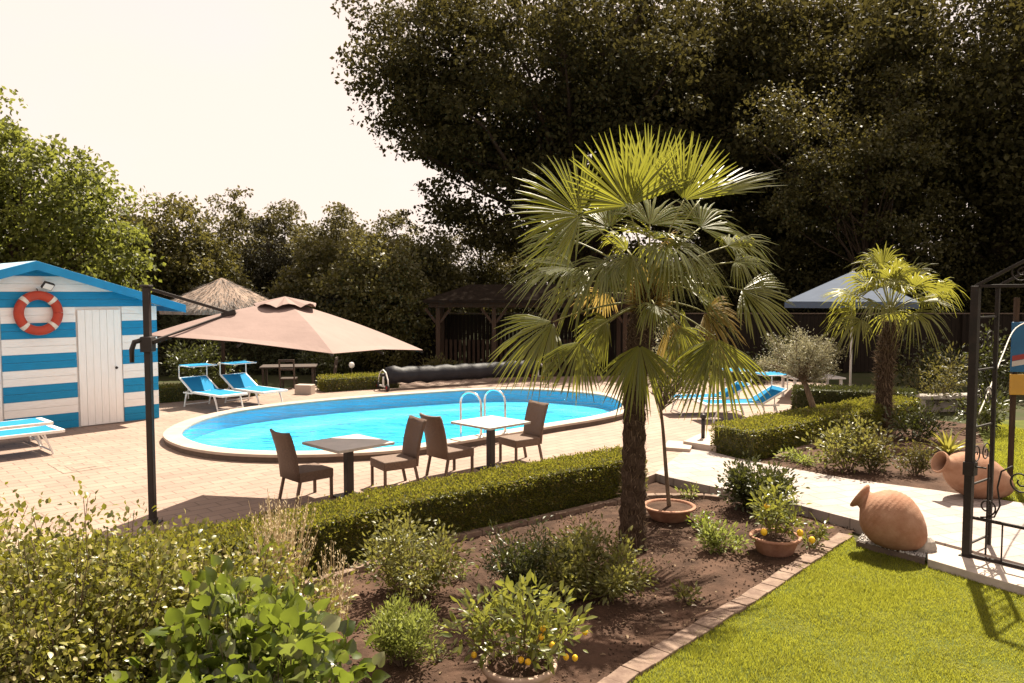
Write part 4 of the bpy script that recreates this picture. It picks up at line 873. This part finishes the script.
# ------------------------------------------------------------------ loungers
def lounger(loc, rz, label, raise_, shade, group):   # foot at origin, head towards local -x
    t = empty('sun_lounger', loc, rz, label, 'sun lounger', group); L=1.95; w=.34; h=.38; xb=-1.22; bl_=.72 if raise_ < .1 else .62; ex=(xb-bl_*math.cos(raise_), h+bl_*math.sin(raise_))
    mb=MB()
    for s in (-1,1): mb.bar((0,s*w,h),(xb if raise_>0 else -L,s*w,h),.035,.05)
    mb.bar((0,-w,h),(0,w,h),.10,.05); mb.bar((xb,-w,h),(xb,w,h),.03); mb.build('frame', M['white_metal'], t, bevel=.006)
    mb=MB(); n=10; vs=[]
    for i in range(n+1):
        x=-.06+(xb+.06)*i/n
        for y,dz in ((-w+.02,.03),(-w*.4,.015),(w*.4,.015),(w-.02,.03)): vs.append((x,y,h+dz-.008*math.sin(math.pi*i/n)))
    fs=[(i*4+j,i*4+j+1,(i+1)*4+j+1,(i+1)*4+j) for i in range(n) for j in range(3)]; mb.add(vs,fs); sl=mb.build('sling', M['blue_sling'], t); sl.modifiers.new('thickness','SOLIDIFY').thickness=.006
    mb=MB()
    for s in (-1,1): mb.bar((xb,s*w,h),(ex[0],s*w,ex[1]),.035,.04)
    mb.bar((ex[0],-w,ex[1]),(ex[0],w,ex[1]),.035,.04)
    if raise_>.1: mb.bar((xb-.35*math.cos(raise_),-w*.8,h+.35*math.sin(raise_)),(xb-.3,-w*.8,.2),.02); mb.bar((xb-.35*math.cos(raise_),w*.8,h+.35*math.sin(raise_)),(xb-.3,w*.8,.2),.02)
    bf=mb.build('backrest_frame', M['white_metal'], t, bevel=.006)
    mb=MB(); vs=[(xb-.02,-w+.02,h+.02),(xb-.02,w-.02,h+.02),(ex[0],w-.02,ex[1]+.022),(ex[0],-w+.02,ex[1]+.022)]; mb.add(vs,[(0,1,2,3)]); mb.build('backrest_sling', M['blue_sling'], bf).modifiers.new('thickness','SOLIDIFY').thickness=.006
    for x in (-.28,-1.5):
        for s in (-1,1):
            mb=MB(); dx=.14 if x>-1 else -.12; mb.bar((x,s*w*.95,h),(x+dx,s*w*.95,.0),.03,.03); mb.bar((x-dx*.3,s*w*.95,h-.02),(x+dx*.5,s*w*.95,.18),.022); mb.build('leg', M['white_metal'], t, bevel=.004)
        mb=MB(); mb.bar((x+(.12 if x>-1 else -.1),-w*.95,.06),(x+(.12 if x>-1 else -.1),w*.95,.06),.022); mb.build('crossbar', M['white_metal'], t)
    for s in (-1,1): mb=MB(); mb.bar((xb,s*w,h-.03),(-1.6,s*w,h-.03),.03,.03); mb.build('rear_rail', M['white_metal'], t)
    if shade:
        sx=ex[0]+.30; sz=ex[1]+.30; mb=MB()
        for s in (-1,1): mb.bar((ex[0],s*(w+.02),ex[1]),(sx-.3,s*(w+.02),sz),.022)
        for x in (sx-.3,sx+.2): mb.bar((x,-w,sz),(x,w,sz),.022)
        for s in (-1,1): mb.bar((sx-.3,s*w,sz),(sx+.2,s*w,sz),.022)
        sf=mb.build('shade_frame', M['white_metal'], t, bevel=.004)
        mb=MB(); vs=[]
        for i in range(6):
            x=sx-.32+.54*i/5
            for y in (-w-.01,0,w+.01): vs.append((x,y,sz+.016-.02*math.sin(math.pi*i/5)))
        mb.add(vs,[(i*3+j,i*3+j+1,(i+1)*3+j+1,(i+1)*3+j) for i in range(5) for j in range(2)]); mb.build('shade_cloth', M['blue_sling'], sf).modifiers.new('thickness','SOLIDIFY').thickness=.006
    return t
gl_='blue sun loungers around the pool'
lounger((-7.93,13.78,0), R(46), 'front flat blue lounger before the striped hut, cut by the picture edge', 0.0, False, gl_)
lounger((-8.6,14.6,0), R(46), 'rear flat blue lounger before the striped hut, nearer the hut door', 0.0, False, gl_)
lounger((-6.4,18.3,0), R(-39), 'shaded blue lounger nearer the striped hut', R(29), True, gl_)
lounger((-5.65,18.95,0), R(-39), 'shaded blue lounger nearer the white stone block', R(29), True, gl_)
lounger((3.55,17.9,0), R(188), 'blue lounger with raised back right of the palm, farther from the hedge', R(29), True, gl_)
lounger((4.05,17.0,0), R(188), 'blue lounger with raised back behind the right hand box hedge', R(29), True, gl_)

# ------------------------------------------------------------------ pool ladder and cover roller
la = G(485,440,.13)
ld = empty('pool_ladder', (la.x,la.y,.13), 0, 'pair of chrome handrails at the pool edge', 'ladder')
inw = (pc-la); inw.z=0; inw.normalize(); side = Vector((-inw.y,inw.x,0))
for px in (469,492):
    b = G(px+ (12 if px<480 else 13), 437.5 if px<480 else 433.5, .135)-Vector((la.x,la.y,.13)); mb=MB(); pts=[]
    e_ = Vector((-.62,.55,0)).normalized()*.52
    for s in np.linspace(0,1,5): pts.append(b+Vector((0,0,.60*s)))
    for a in np.linspace(0,math.pi,9)[1:]: pts.append(b+e_*(.5-.5*math.cos(a))+Vector((0,0,.60+.2*math.sin(a))))
    for s in np.linspace(0,1,5)[1:]: pts.append(b+e_+Vector((0,0,.60-.99*s)))
    mb.tube(pts,.023,10); rl_=mb.build('handrail', M['chrome'], ld, smooth=True)
    mb=MB(); mb.lathe([(.023,0.0),(.05,.0),(.05,.012),(.023,.02)],14,Matrix.Translation(b)); mb.build('flange', M['chrome'], rl_, smooth=True)
r0 = G(384,390,0); r1 = G(500,382,0); rc=(r0+r1)/2
ro = empty('cover_roller', (rc.x,rc.y,0), math.atan2((r1-r0).y,(r1-r0).x), 'rolled dark pool cover on its wheeled reel at the far pool edge', 'pool cover')
hl=(r1-r0).length/2; zc=.43
mb=MB(); pts=[];rs=[]; rg=random.Random(8)
for i in range(25): x=-hl+.1+(2*hl+1.2)*i/24; pts.append((x,0,zc-.02+.012*math.sin(i*1.7)-(.03*math.sin(math.pi*i/24)))); rs.append(.235+.018*math.sin(i*2.3)+rg.uniform(-.012,.012))
mb.tube(pts,rs,18); mb.build('rolled_cover', M['cover'], ro, smooth=True)
mb=MB(); mb.tube([(-hl-.1,0,zc),(hl+1.5,0,zc)],.05,10); mb.build('axle', M['metal_dark'], ro)
for x in (-hl-.02,hl+1.4):
    mb=MB(); mb.tube([(x,-.36,.09),(x,-.34,.3),(x,-.2,.5),(x,0,.57),(x,.2,.5),(x,.34,.3),(x,.36,.09)],.018,8); mb.bar((x,-.36,.11),(x,.36,.11),.04); mb.bar((x,0,.1),(x,0,zc),.04); st_=mb.build('end_frame', M['white_metal'], ro, smooth=False)
    for y in (-.36,.36): 
        mb=MB(); Mw=Matrix.Translation((x-.03,y,.10)) @ Matrix.Rotation(R(90),4,'Y'); mb.lathe([(.04,-.025),(.085,-.03),(.1,-.015),(.1,.015),(.085,.03),(.04,.025)],18,Mw); wh=mb.build('wheel', M['rubber'], ro, smooth=True)
        mb=MB(); mb.lathe([(0,-.032),(.045,-.032),(.045,.032),(0,.032)],14,Mw); mb.build('wheel_hub', M['red'], wh)

# ------------------------------------------------------------------ amphorae and pots
def amphora(loc, axis_dir, L, Rm, label, roll=0, lip=True):
    d = Vector(axis_dir).normalized(); q = d.to_track_quat('Z','X').to_matrix().to_4x4()
    a = empty('amphora', loc, 0, label, 'amphora', 'lying terracotta amphorae')
    prof=[(0,0),(.10,.0),(.30,.03),(.56,.12),(.80,.25),(.95,.39),(1.0,.50),(.965,.60),(.88,.69),(.72,.775),(.52,.835),(.38,.87),(.34,.90),(.35,.94)]
    cur=catmull([Vector((r_*Rm,z*L,0)) for r_,z in prof],5,False); pr=[]
    for p in cur: pr.append((max(0,p.x)+ (.0032*math.sin(p.y/L*105) if .5<p.y/L<.8 else .0015*math.sin(p.y/L*60)), p.y))
    Mx=Matrix.Translation(-d*L*.45+Vector((0,0,0))) @ q; mb=MB(); mb.lathe(pr,48,Mx); body=mb.build('body', M['terracotta'], a, smooth=True)
    mb=MB(); mb.lathe([(.345*Rm,.925*L),(.39*Rm,.94*L),(.47*Rm,.96*L),(.50*Rm,.985*L),(.48*Rm,1.0*L),(.43*Rm,.995*L),(.35*Rm,.95*L),(.30*Rm,.88*L),(.4*Rm,.8*L),(0,.6*L)],40,Mx); mb.build('lip', M['terracotta'], a, smooth=True)
    return a
ap = G(897,549,-.03)
amphora((ap.x-.02,ap.y+.05,-.03+.285), (-.60,.50,.50), .80, .315, 'ribbed terracotta amphora lying on gravel at the lawn corner')
a2 = G(978,497,0)
amphora((a2.x,a2.y,.27), (-.93,-.12,.36), 1.15, .30, 'terracotta amphora lying beyond the path behind the arch post')
st = G(925,551,-.03); rk=MB(); rk.lathe([(0,0),(.10,.0),(.115,.06),(.09,.13),(.04,.17),(0,.175)],9); o=rk.build('rock', M['stone'], None, (st.x,st.y-.02,-.04)); o.scale=(1.0,.8,1); tag(o,'pale rough rock propping the foot of the gravel plinth amphora','rock')
def pot(name, label, base, Rr, H, mat, cat='plant pot'):
    p = empty(name, base, 0, label, cat)
    mb=MB(); mb.lathe([(0,.0),(Rr*.62,0),(Rr*.7,.02),(Rr*.9,H*.8),(Rr*.93,H*.84),(Rr*1.0,H*.85),(Rr*1.02,H*.97),(Rr*.99,H),(Rr*.9,H),(Rr*.88,H*.9),(Rr*.86,H*.82)],36); mb.build('vessel', mat, p, smooth=True)
    mb=MB(); mb.lathe([(Rr*.87,H*.86),(Rr*.5,H*.9),(0,H*.91)],24); mb.build('potting_soil', M['soil'], p, smooth=True); return p
def fruit(parent, pts, rad, mat, nm):
    for p in pts: mb=MB(); mb.lathe([(0,-rad*1.15),(rad*.5,-rad*.95),(rad*.9,-rad*.45),(rad,0),(rad*.9,rad*.45),(rad*.5,rad*.95),(0,rad*1.15)],14,Matrix.Translation(p)); mb.build(nm, mat, parent, smooth=True)
b1 = G(669,519,ZB); pot('plant_pot','shallow round terracotta pot holding the thin stemmed olive',b1,.33,.18,M['terra_pot'])
b2 = G(775,553,ZB); pot('plant_pot','terracotta pot of the lemon bush by the path',b2,.275,.2,M['terra_pot'])
b3 = Vector(((519-512)/FPX*5.45,5.45,ZB)); pot('plant_pot','pale clay pot of the orange fruited bush at the bottom edge',b3,.265,.29,M['clay_pale'])
lm = shrub('lemon_bush','lemon bush with yellow fruit in the terracotta pot', b2+Vector((0,0,.17)), .36,.66,700,.075,.45,'l_citrus',14,71,'leaf',clump=.055,low=.2,cat='fruit bush')
def rel(px,py,b,dy=0): return AT(px,py,b.y+dy)-b
fruit(lm,[rel(767,507,b2+Vector((0,0,.17)),-.1),rel(764,532,b2+Vector((0,0,.17)),-.25),rel(812,540,b2+Vector((0,0,.17)),-.1),rel(800,533,b2+Vector((0,0,.17)),-.2)],.036,M['lemon'],'lemon')
km = shrub('citrus_bush','orange fruited citrus bush in the pale pot at the bottom edge', b3+Vector((0,0,.25)), .56,.62,1100,.085,.44,'l_citrus',22,72,'leaf',clump=.06,low=.2,cat='fruit bush')
fb = b3+Vector((0,0,.25))
fruit(km,[rel(543,629,fb,-.2),rel(541,637,fb,-.22),rel(566,657,fb,-.15),rel(575,658,fb,-.18),rel(528,662,fb,-.25),rel(521,660,fb,-.2),rel(585,632,fb,-.1),rel(552,645,fb,-.24),rel(474,655,fb,-.1)],.021,M['orange_fruit'],'fruit')
# olives
def olive(name,label,base,stem,crown,n,seed,sr):
    r=np.random.default_rng(seed); root=empty(name,base,0,label,'olive tree','olive trees'); mb=MB(); st=catmull([Vector(p) for p in stem],5,False); N=len(st)
    mb.tube(st,[sr*(1-.4*i/(N-1)) for i in range(N)],8); top=st[-1]; P=[];D=[]; cc_=np.array(crown[:3]); rr_=np.array(crown[3:])
    nb=46
    for i in range(nb):
        e=cc_+sph(1,r)[0]*rr_*r.uniform(.55,1.05); e=Vector(e); m_=top.lerp(e,.5)+Vector(r.normal(0,.05,3)); mb.tube([top+Vector((0,0,-r.uniform(0,.12))),m_,e],[sr*.35,sr*.2,sr*.06],5,cap=False)
        k_=n//nb; t=r.uniform(.3,1.08,k_)[:,None]; p=np.array(m_)*(1-t)+np.array(e)*t+r.normal(0,.065,(k_,3)); P.append(p); D.append(r.normal(0,1,(k_,3))+np.array(e-top)*.8)
    mb.build('trunk',M['bark_pale'],root,smooth=True); P=np.concatenate(P);D=np.concatenate(D); l=.062*r.uniform(.6,1.2,len(P)); link('crown',leaves('crown',P,D,sph(len(P),r)+np.array([0,0,.6]),l,l*.27,'diamond'),M['l_olive'],root)
ob=b1+Vector((0,0,.16)); q=lambda px,py,dy=0: AT(px,py,ob.y+dy)-ob
olive('olive_tree','thin stemmed olive in the pot right of the big palm trunk',ob,[(0,0,-.01),q(666,470),q(663,430),q(660,403)],(*q(682,356,.35),.52,.45,.5),3600,81,.028)
o2=G(814,432,0); q2=lambda px,py,dy=0: AT(px,py,o2.y+dy)-o2
olive('olive_tree','grey green olive with forked trunk rising beside the clipped hedge',o2,[(0,0,-.03),q2(814,412),q2(808,392),q2(803,378)],(*q2(799,356),.78,.6,.52),9000,82,.075)

# ------------------------------------------------------------------ plants of the bed
def B(px,py,z=ZB): return G(px,py,z)
shrub('rose_shrub','leafy rose shrub with pale flowers before the box hedge',B(412,598),.50,.88,3600,.052,.55,'l_rose',22,91,'leaf',clump=.085)
shrub('round_bush','small round bright green bush below the rose shrub',B(404,664),.30,.52,5200,.042,.32,'l_bright',44,92,'leaf',clump=.035,up=1.2,low=.15,sr=.004)
shrub('rosemary_bush','loose dark rosemary bush left of its twin in the bed',B(524,596),.42,.76,4600,.05,.36,'l_dark',36,93,'leaf',clump=.055,group='rosemary bushes in the bed')
shrub('rosemary_bush','wider dark bush nearer the palm trunk, between rosemary and trunk',B(592,596),.58,.68,5200,.055,.5,'l_rose',36,94,'leaf',clump=.07,group='rosemary bushes in the bed')
shrub('bed_plant','tiny white flowered plant right of the rose shrub',B(461,580),.1,.2,70,.05,.5,'l_bright',5,95,'leaf',clump=.03,cat='plant')
shrub('bed_plant','small sprig at the left foot of the palm trunk',B(640,588),.1,.19,80,.05,.45,'l_rose',5,96,'leaf',clump=.03,cat='plant')
shrub('bed_plant','small weed alone on the bare soil below the trunk shadow',B(686,601),.13,.17,110,.065,.4,'l_rose',6,97,'leaf',clump=.035,cat='plant')
shrub('bed_plant','leafy green perennial left of the lemon pot',B(722,552),.27,.34,850,.06,.42,'l_bright',16,98,'leaf',clump=.05,cat='plant')
shrub('bed_plant','yellow green sprig between the olive pot and the perennial',B(698,530),.12,.28,130,.06,.5,'l_broad',5,99,'leaf',clump=.035,cat='plant')
shrub('round_bush','dark round leafed bush behind the lemon pot',B(757,510),.46,.70,4200,.065,.55,'l_dark',40,100,'leaf',clump=.08)
shrub('bed_plant','spindly green plant right of the lemon pot',B(812,552),.16,.42,170,.07,.45,'l_citrus',6,101,'leaf',clump=.04,cat='plant')
shrub('bed_plant','little green tuft at the foot of the hedge right of the trunk',B(690,500),.14,.22,160,.05,.4,'l_bright',7,102,'leaf',clump=.04,cat='plant')
shrub('bed_plant','low creeping seedlings beside the round bright bush',B(440,660),.16,.09,50,.06,.5,'l_rose',5,103,'leaf',clump=.03,cat='plant')
# right bed
shrub('rose_shrub','rose shrub left of the small palm trunk across the path',G(848,470),.55,.82,1500,.07,.55,'l_rose',18,111,'leaf',clump=.1)
shrub('rose_shrub','rose shrub at the foot of the small palm across the path',G(872,470),.42,.72,1100,.07,.55,'l_mid',16,112,'leaf',clump=.1)
shrub('round_bush','small grey green bush on soil left of the far amphora',G(915,474),.27,.5,900,.055,.5,'l_mid',16,113,'leaf',clump=.06)
shrub('garden_bush','dark bush right of the small palm trunk',G(916,440),.5,.75,1000,.09,.5,'l_dark',16,114,'leaf',clump=.12)
shrub('low_groundcover','yellow green low plant at the brick edge by the clipped hedge',G(802,462),.4,.16,500,.06,.5,'l_bright',16,115,'leaf',clump=.06,cat='plant')
shrub('garden_bush','dark bush behind the arch post',G(985,430),.7,1.0,1100,.1,.45,'l_dark',16,116,'leaf',clump=.14)
shrub('garden_bush','dark feathery bush behind the stone bench',G(935,405),.8,1.6,1000,.11,.35,'l_mid',16,117,'leaf',clump=.17)
def spiky(name,label,base,n,L,w,leaf,seed,el=(25,80),cat='plant'):
    r=random.Random(seed); mb=MB()
    for i in range(n):
        az=r.uniform(0,6.283); e=R(r.uniform(*el)); l=L*r.uniform(.6,1.15); d=Vector((math.cos(az)*math.cos(e),math.sin(az)*math.cos(e),math.sin(e))); s=Vector((-math.sin(az),math.cos(az),0)); vs=[]
        for t in np.linspace(0,1,6):
            p=d*l*t+Vector((0,0,-l*.35*t*t)); ww=w*(.6+.4*math.sin(math.pi*min(1,t*1.2)))*(1-t**3); up=Vector((0,0,ww*.3)); vs+=[p-s*ww,p-up,p+s*ww]
        mb.add(vs,[f for j in range(5) for f in ((3*j,3*j+1,3*j+4,3*j+3),(3*j+1,3*j+2,3*j+5,3*j+4))])
    o=mb.build(name,M[leaf],None,base); return tag(o,label,cat)
spiky('spiky_plant','bright yellow green plant with arching blades left of the arch',G(948,455),38,.75,.028,'l_spiky',3)
def dry(name,label,base,n,h,spread,seed):
    r=random.Random(seed); root=empty(name,base,0,label,'dry grass','dry stalks before the hedge'); mb=MB(); P=[];D=[]
    for i in range(n):
        az=r.uniform(0,6.283); q=r.uniform(0,1); e=Vector((math.cos(az)*q*spread,math.sin(az)*q*spread,h*r.uniform(.6,1.05))); b=Vector((math.cos(az)*q*.06,math.sin(az)*q*.06,0)); m_=b.lerp(e,.5)+Vector((0,0,h*.05)); mb.tube([b,m_,e],[.0035,.0028,.0015],4,cap=False)
        for k_ in range(16): t=r.uniform(.35,1); P.append(tuple(b.lerp(e,t)+Vector((r.gauss(0,.008),r.gauss(0,.008),h*.05*math.sin(math.pi*t)))));D.append((r.gauss(0,.5),r.gauss(0,.5),1))
    mb.build('stems',M['l_dry'],root); P=np.array(P);D=np.array(D); link('seed_heads',leaves('seed_heads',P,D,sph(len(P)),.03,.008,'diamond'),M['l_dry'],root)
dry('dry_grass','taller tuft of dry straw coloured stalks left of its neighbour',Vector((-1.95,6.6,ZB)),140,1.12,.34,1)
dry('dry_grass','shorter tuft of dry stalks by the bed kerb',Vector((-1.42,6.15,ZB)),50,.86,.2,2)

# ------------------------------------------------------------------ foreground shrubs
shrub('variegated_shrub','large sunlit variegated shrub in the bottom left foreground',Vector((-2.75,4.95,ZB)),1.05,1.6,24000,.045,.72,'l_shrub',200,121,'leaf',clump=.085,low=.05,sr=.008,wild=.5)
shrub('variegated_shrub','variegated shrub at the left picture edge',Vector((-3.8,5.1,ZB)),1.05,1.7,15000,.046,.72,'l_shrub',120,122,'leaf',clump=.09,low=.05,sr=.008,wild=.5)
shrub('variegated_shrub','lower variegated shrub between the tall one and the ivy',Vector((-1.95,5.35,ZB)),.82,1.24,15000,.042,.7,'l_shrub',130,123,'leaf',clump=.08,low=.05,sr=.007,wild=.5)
shrub('yellow_shrub','small yellow flowering shrub top at the far left edge',Vector((-4.7,6.9,ZB)),.4,1.05,900,.05,.55,'l_spiky',20,124,'leaf',clump=.07)
shrub('ivy_bush','glossy ivy mound spilling over the front of the bed',Vector((-1.52,4.5,ZB)),.60,1.27,2300,.10,.95,'l_ivy',90,125,'ivy',clump=.11,low=.08,wild=.5,cat='ivy')
shrub('leafy_creeper','small leafed creeper winding over the ivy mound',Vector((-1.5,4.5,ZB)),.5,1.3,3600,.045,.5,'l_bright',34,126,'leaf',clump=.07,wild=.6,cat='creeper')
shrub('broad_leaf_plant','broad pale green leaves at the bottom edge before the variegated shrub',Vector((-1.8,3.85,ZB)),.4,.84,80,.26,.5,'l_broad',16,127,'leaf',clump=.06,low=.6,up=1.2,cat='plant')

# ------------------------------------------------------------------ wrought iron arch
p0 = G(966.5,556,-.012); dirx = (G(1024,570,-.012)-p0); dirx.z=0; dirx.normalize(); back=Vector((-dirx.y,dirx.x,0))
arch = empty('iron_arch', (p0.x,p0.y,-.012), math.atan2(dirx.y,dirx.x), 'black wrought iron garden arch with scrollwork on the stone kerb', 'arch')
HA=AT(977,286,p0.y).z+.012; WA=1.5; DA=.55
for (x,y,w) in ((0,0,.075),(0,DA,.04),(WA,0,.075),(WA,DA,.04)): mb=MB(); mb.bar((x,y,0),(x,y,HA),w); mb.box(x-.06,x+.06,y-.06,y+.06,0,.012); mb.build('post', M['iron'], arch, bevel=.004)
mb=MB()
for y in (0,DA): mb.bar((0,y,HA),(WA,y,HA),.03); mb.bar((0,y,HA),(WA/2,y,HA+.42),.03); mb.bar((WA,y,HA),(WA/2,y,HA+.42),.03)
for x in (0,WA): mb.bar((x,0,HA),(x,DA,HA),.03)
mb.bar((WA/2,0,HA+.42),(WA/2,DA,HA+.42),.03); mb.build('gable', M['iron'], arch, bevel=.003)
def scroll(cx,cz,r0,turns,dirn,start,y=0,n=40): return [(cx+dirn*(r0*(1-.82*t))*math.cos(start+turns*6.283*t), y, cz+(r0*(1-.82*t))*math.sin(start+turns*6.283*t)) for t in np.linspace(0,1,n)]
def ironbar(nm,pts,r_,smooth=True): q_=MB(); q_.tube(pts,r_,6); return q_.build(nm,M['iron'],arch,smooth=smooth)
for y in (0,DA):
    ironbar('scroll',scroll(.42,HA+.13,.12,1.8,1,0,y),.008); ironbar('scroll',scroll(WA-.42,HA+.13,.12,1.8,-1,0,y),.008)
    ironbar('ring',[(WA/2+.1*math.cos(a),y,HA+.17+.1*math.sin(a)) for a in np.linspace(0,6.283,24)],.008)
for x in (0,WA):       # side lattice
    for z in (.12,.75,1.35,1.95,2.5): q_=MB(); q_.bar((x,.03,z),(x,DA-.03,z),.018); q_.build('rung',M['iron'],arch)
    for z in (.75,1.35,1.95):
        for sg_ in (1,-1): ironbar('scroll',[(x,DA/2+sg_*(p[0]),p[2]) for p in scroll(.12,z+.3,.11,1.5,1,0)],.007)
# low gate leaf
mb=MB(); ga=empty
for z in (.02,.42): mb.bar((.05,-.0,z),(WA-.05,0,z),.03)
for i in range(1,5): x=.05+(WA-.1)*i/5; mb.bar((x,0,.02),(x,0,.42),.014)
mb.bar((.17,.03,.05),(.17,.03,1.0),.016)
mb.build('gate_leaf', M['iron'], arch, bevel=.002)
ironbar('scroll',[(.12,0,.44),(.25,0,.47),(.30,0,.6),(.27,0,.78),(.30,0,.95),(.40,0,1.02)],.009)
for q4 in ((.18,.56,.09,1.5,1,-1.5),(.48,.88,.13,1.7,-1,2.4),(.95,.7,.2,1.6,1,0)): ironbar('scroll',scroll(*q4),.009)
mb=MB(); mb.box(-.05,.06,-.05,.05,.86,1.0); mb.box(.06,.16,-.01,.01,.95,.965); mb.build('latch', M['iron'], arch, bevel=.004)
# rope, sign behind the arch
ra, rb2 = AT(979,414,p0.y+.25), AT(1040,318,11.4); mid=[AT(990,388,p0.y+.7),AT(1003,354,10.0),AT(1016,328,10.9)]
mb=MB(); mb.tube(catmull([ra,*mid,rb2],6,False),.008,6); 
kn=AT(989.5,391,p0.y+.65); mb.lathe([(0,-.05),(.02,-.04),(.022,.04),(0,.05)],8,Matrix.Translation(kn)); tag(mb.build('rope', M['rope'], None, smooth=True),'white rope slanting from the arch post up to the painted board','rope')
sg0=AT(1012,322,11.5); sgz1=AT(1012,372,11.5).z
sg=empty('painted_board',(sg0.x,11.5,-.03),R(-8),'blue painted board with a yellow sun behind the arch','sign')
zt=sg0.z+.03; zb=sgz1+.03; mb=MB(); mb.box(0,.95,-.02,.02,zb,zt); mb.build('board',M['sign_blue'],sg,bevel=.01)
mb=MB(); mb.bar((.08,.06,-.02),(.08,.06,zt+.35),.06); mb.bar((.87,.06,-.02),(.87,.06,zt+.35),.06); mb.build('posts',M['post_wood'],sg)
mb=MB(); cx,cz=.32,(zb+zt)/2+.08; n=28; vs=[(cx,-.023,cz)]
for i in range(n): rr=.15 if i%2==0 else .085; vs.append((cx+rr*math.cos(6.283*i/n),-.023,cz+rr*math.sin(6.283*i/n)))
mb.add(vs,[(0,1+i,1+(i+1)%n) for i in range(n)]); mb.build('sun_motif',M['sign_yellow'],sg)
for nm,mm,z0 in (('red_stripe','sign_red',.16),('white_stripe','sign_white',.08)):
    mb=MB(); vs=[]
    for i in range(13): x=.01+.93*i/12; z=zb+z0+.12*math.sin(1.6*i/12); vs+=[(x,-.0235,z),(x,-.0235,z+.075)]
    mb.add(vs,[(2*i,2*i+2,2*i+3,2*i+1) for i in range(12)]); mb.build(nm,M[mm],sg)
mb=MB(); mb.box(0,.95,-.02,.02,zb-.33,zb-.03); mb.build('lower_board',M['sign_yellow'],sg,bevel=.01)

# ------------------------------------------------------------------ smaller furniture at the back
sbp=G(942,413,ZG); bn=empty('stone_bench',sbp,R(8),'low grey stone bench in the shade right of the small palm','bench')
mb=MB(); mb.box(-.85,.85,-.22,.22,.36,.45); mb.build('seat_slab',M['stone'],bn,bevel=.012)
mb=MB(); mb.box(-.85,.85,.12,.2,.0,.355); mb.build('back_slab',M['stone'],bn,bevel=.01)
for x in (-.65,.65): mb=MB(); mb.box(x-.1,x+.1,-.18,.11,-.02,.358); mb.build('leg',M['stone'],bn,bevel=.01)
wb=G(305,394,0); mb=MB(); mb.box(-.24,.24,-.14,.14,-.16,.26); o=mb.build('stone_block',M['coping'],None,wb,bevel=.02); o.rotation_euler=(0,0,R(-12)); tag(o,'pale stone block standing right of the shaded loungers','stone block')
bl=G(703,438,.11); bo=empty('path_light',bl,0,'short dark bollard light on the step before the clipped hedge','garden light')
mb=MB(); mb.tube([(0,0,-.01),(0,0,.36)],.035,12); mb.build('post',M['metal_dark'],bo,smooth=True)
mb=MB(); mb.lathe([(.0,.44),(.05,.43),(.055,.36),(0,.355)],14); mb.build('lamp_head',M['metal_dark'],bo,smooth=True)
gl2=G(352,392,ZG); gg=empty('garden_light',gl2,0,'small white globe light on a stake above the low hedge','garden light'); mb=MB(); mb.tube([(0,0,-.02),(0,0,.72)],.015,8); mb.build('stake',M['metal_dark'],gg)
mb=MB(); mb.lathe([(0,.70),(.06,.72),(.085,.79),(.06,.86),(0,.88)],16); mb.build('globe',M['glassy'],gg,smooth=True)
def wtable(loc,rz,label,mat,w=.8,d=.45,h=.74):
    t=empty('wooden_table',loc,rz,label,'table'); mb=MB(); mb.box(-w,w,-d,d,h-.04,h); mb.build('tabletop',mat,t,bevel=.006)
    for sx in (-1,1):
        for sy in (-1,1): mb=MB(); mb.box(sx*(w-.1)-.03,sx*(w-.1)+.03,sy*(d-.08)-.03,sy*(d-.08)+.03,-.0,h-.042); mb.build('leg',mat,t)
def wchair(loc,rz,label):
    c=empty('wooden_chair',loc,rz,label,'chair','dark wooden chairs under the thatched parasol'); mb=MB(); mb.box(-.22,.22,-.22,.22,.42,.46); mb.build('seat',M['wood_dark'],c,bevel=.005)
    mb=MB(); mb.bar((-.2,-.2,.46),(-.27,-.2,1.0),.04); mb.bar((-.2,.2,.46),(-.27,.2,1.0),.04); mb.bar((-.265,-.2,.97),(-.265,.2,.97),.03,.07); mb.bar((-.235,-.2,.72),(-.235,.2,.72),.03,.05); mb.build('backrest',M['wood_dark'],c)
    for sx in (-1,1):
        for sy in (-1,1): mb=MB(); mb.box(sx*.19-.02,sx*.19+.02,sy*.19-.02,sy*.19+.02,0,.42); mb.build('leg',M['wood_dark'],c)
wtable((-6.6,23.6,ZG),R(10),'dark wooden table under the thatched parasol',M['wood_dark'])
wchair((-5.4,23.3,ZG),R(185),'dark wooden chair at the right end of the thatched parasol table'); wchair((-6.4,22.8,ZG),R(95),'dark wooden chair on the pool side of the thatched parasol table')
wtable((7.75,20.6,ZG),R(4),'pale topped table under the blue grey parasol',M['tabletop'],.7,.45)
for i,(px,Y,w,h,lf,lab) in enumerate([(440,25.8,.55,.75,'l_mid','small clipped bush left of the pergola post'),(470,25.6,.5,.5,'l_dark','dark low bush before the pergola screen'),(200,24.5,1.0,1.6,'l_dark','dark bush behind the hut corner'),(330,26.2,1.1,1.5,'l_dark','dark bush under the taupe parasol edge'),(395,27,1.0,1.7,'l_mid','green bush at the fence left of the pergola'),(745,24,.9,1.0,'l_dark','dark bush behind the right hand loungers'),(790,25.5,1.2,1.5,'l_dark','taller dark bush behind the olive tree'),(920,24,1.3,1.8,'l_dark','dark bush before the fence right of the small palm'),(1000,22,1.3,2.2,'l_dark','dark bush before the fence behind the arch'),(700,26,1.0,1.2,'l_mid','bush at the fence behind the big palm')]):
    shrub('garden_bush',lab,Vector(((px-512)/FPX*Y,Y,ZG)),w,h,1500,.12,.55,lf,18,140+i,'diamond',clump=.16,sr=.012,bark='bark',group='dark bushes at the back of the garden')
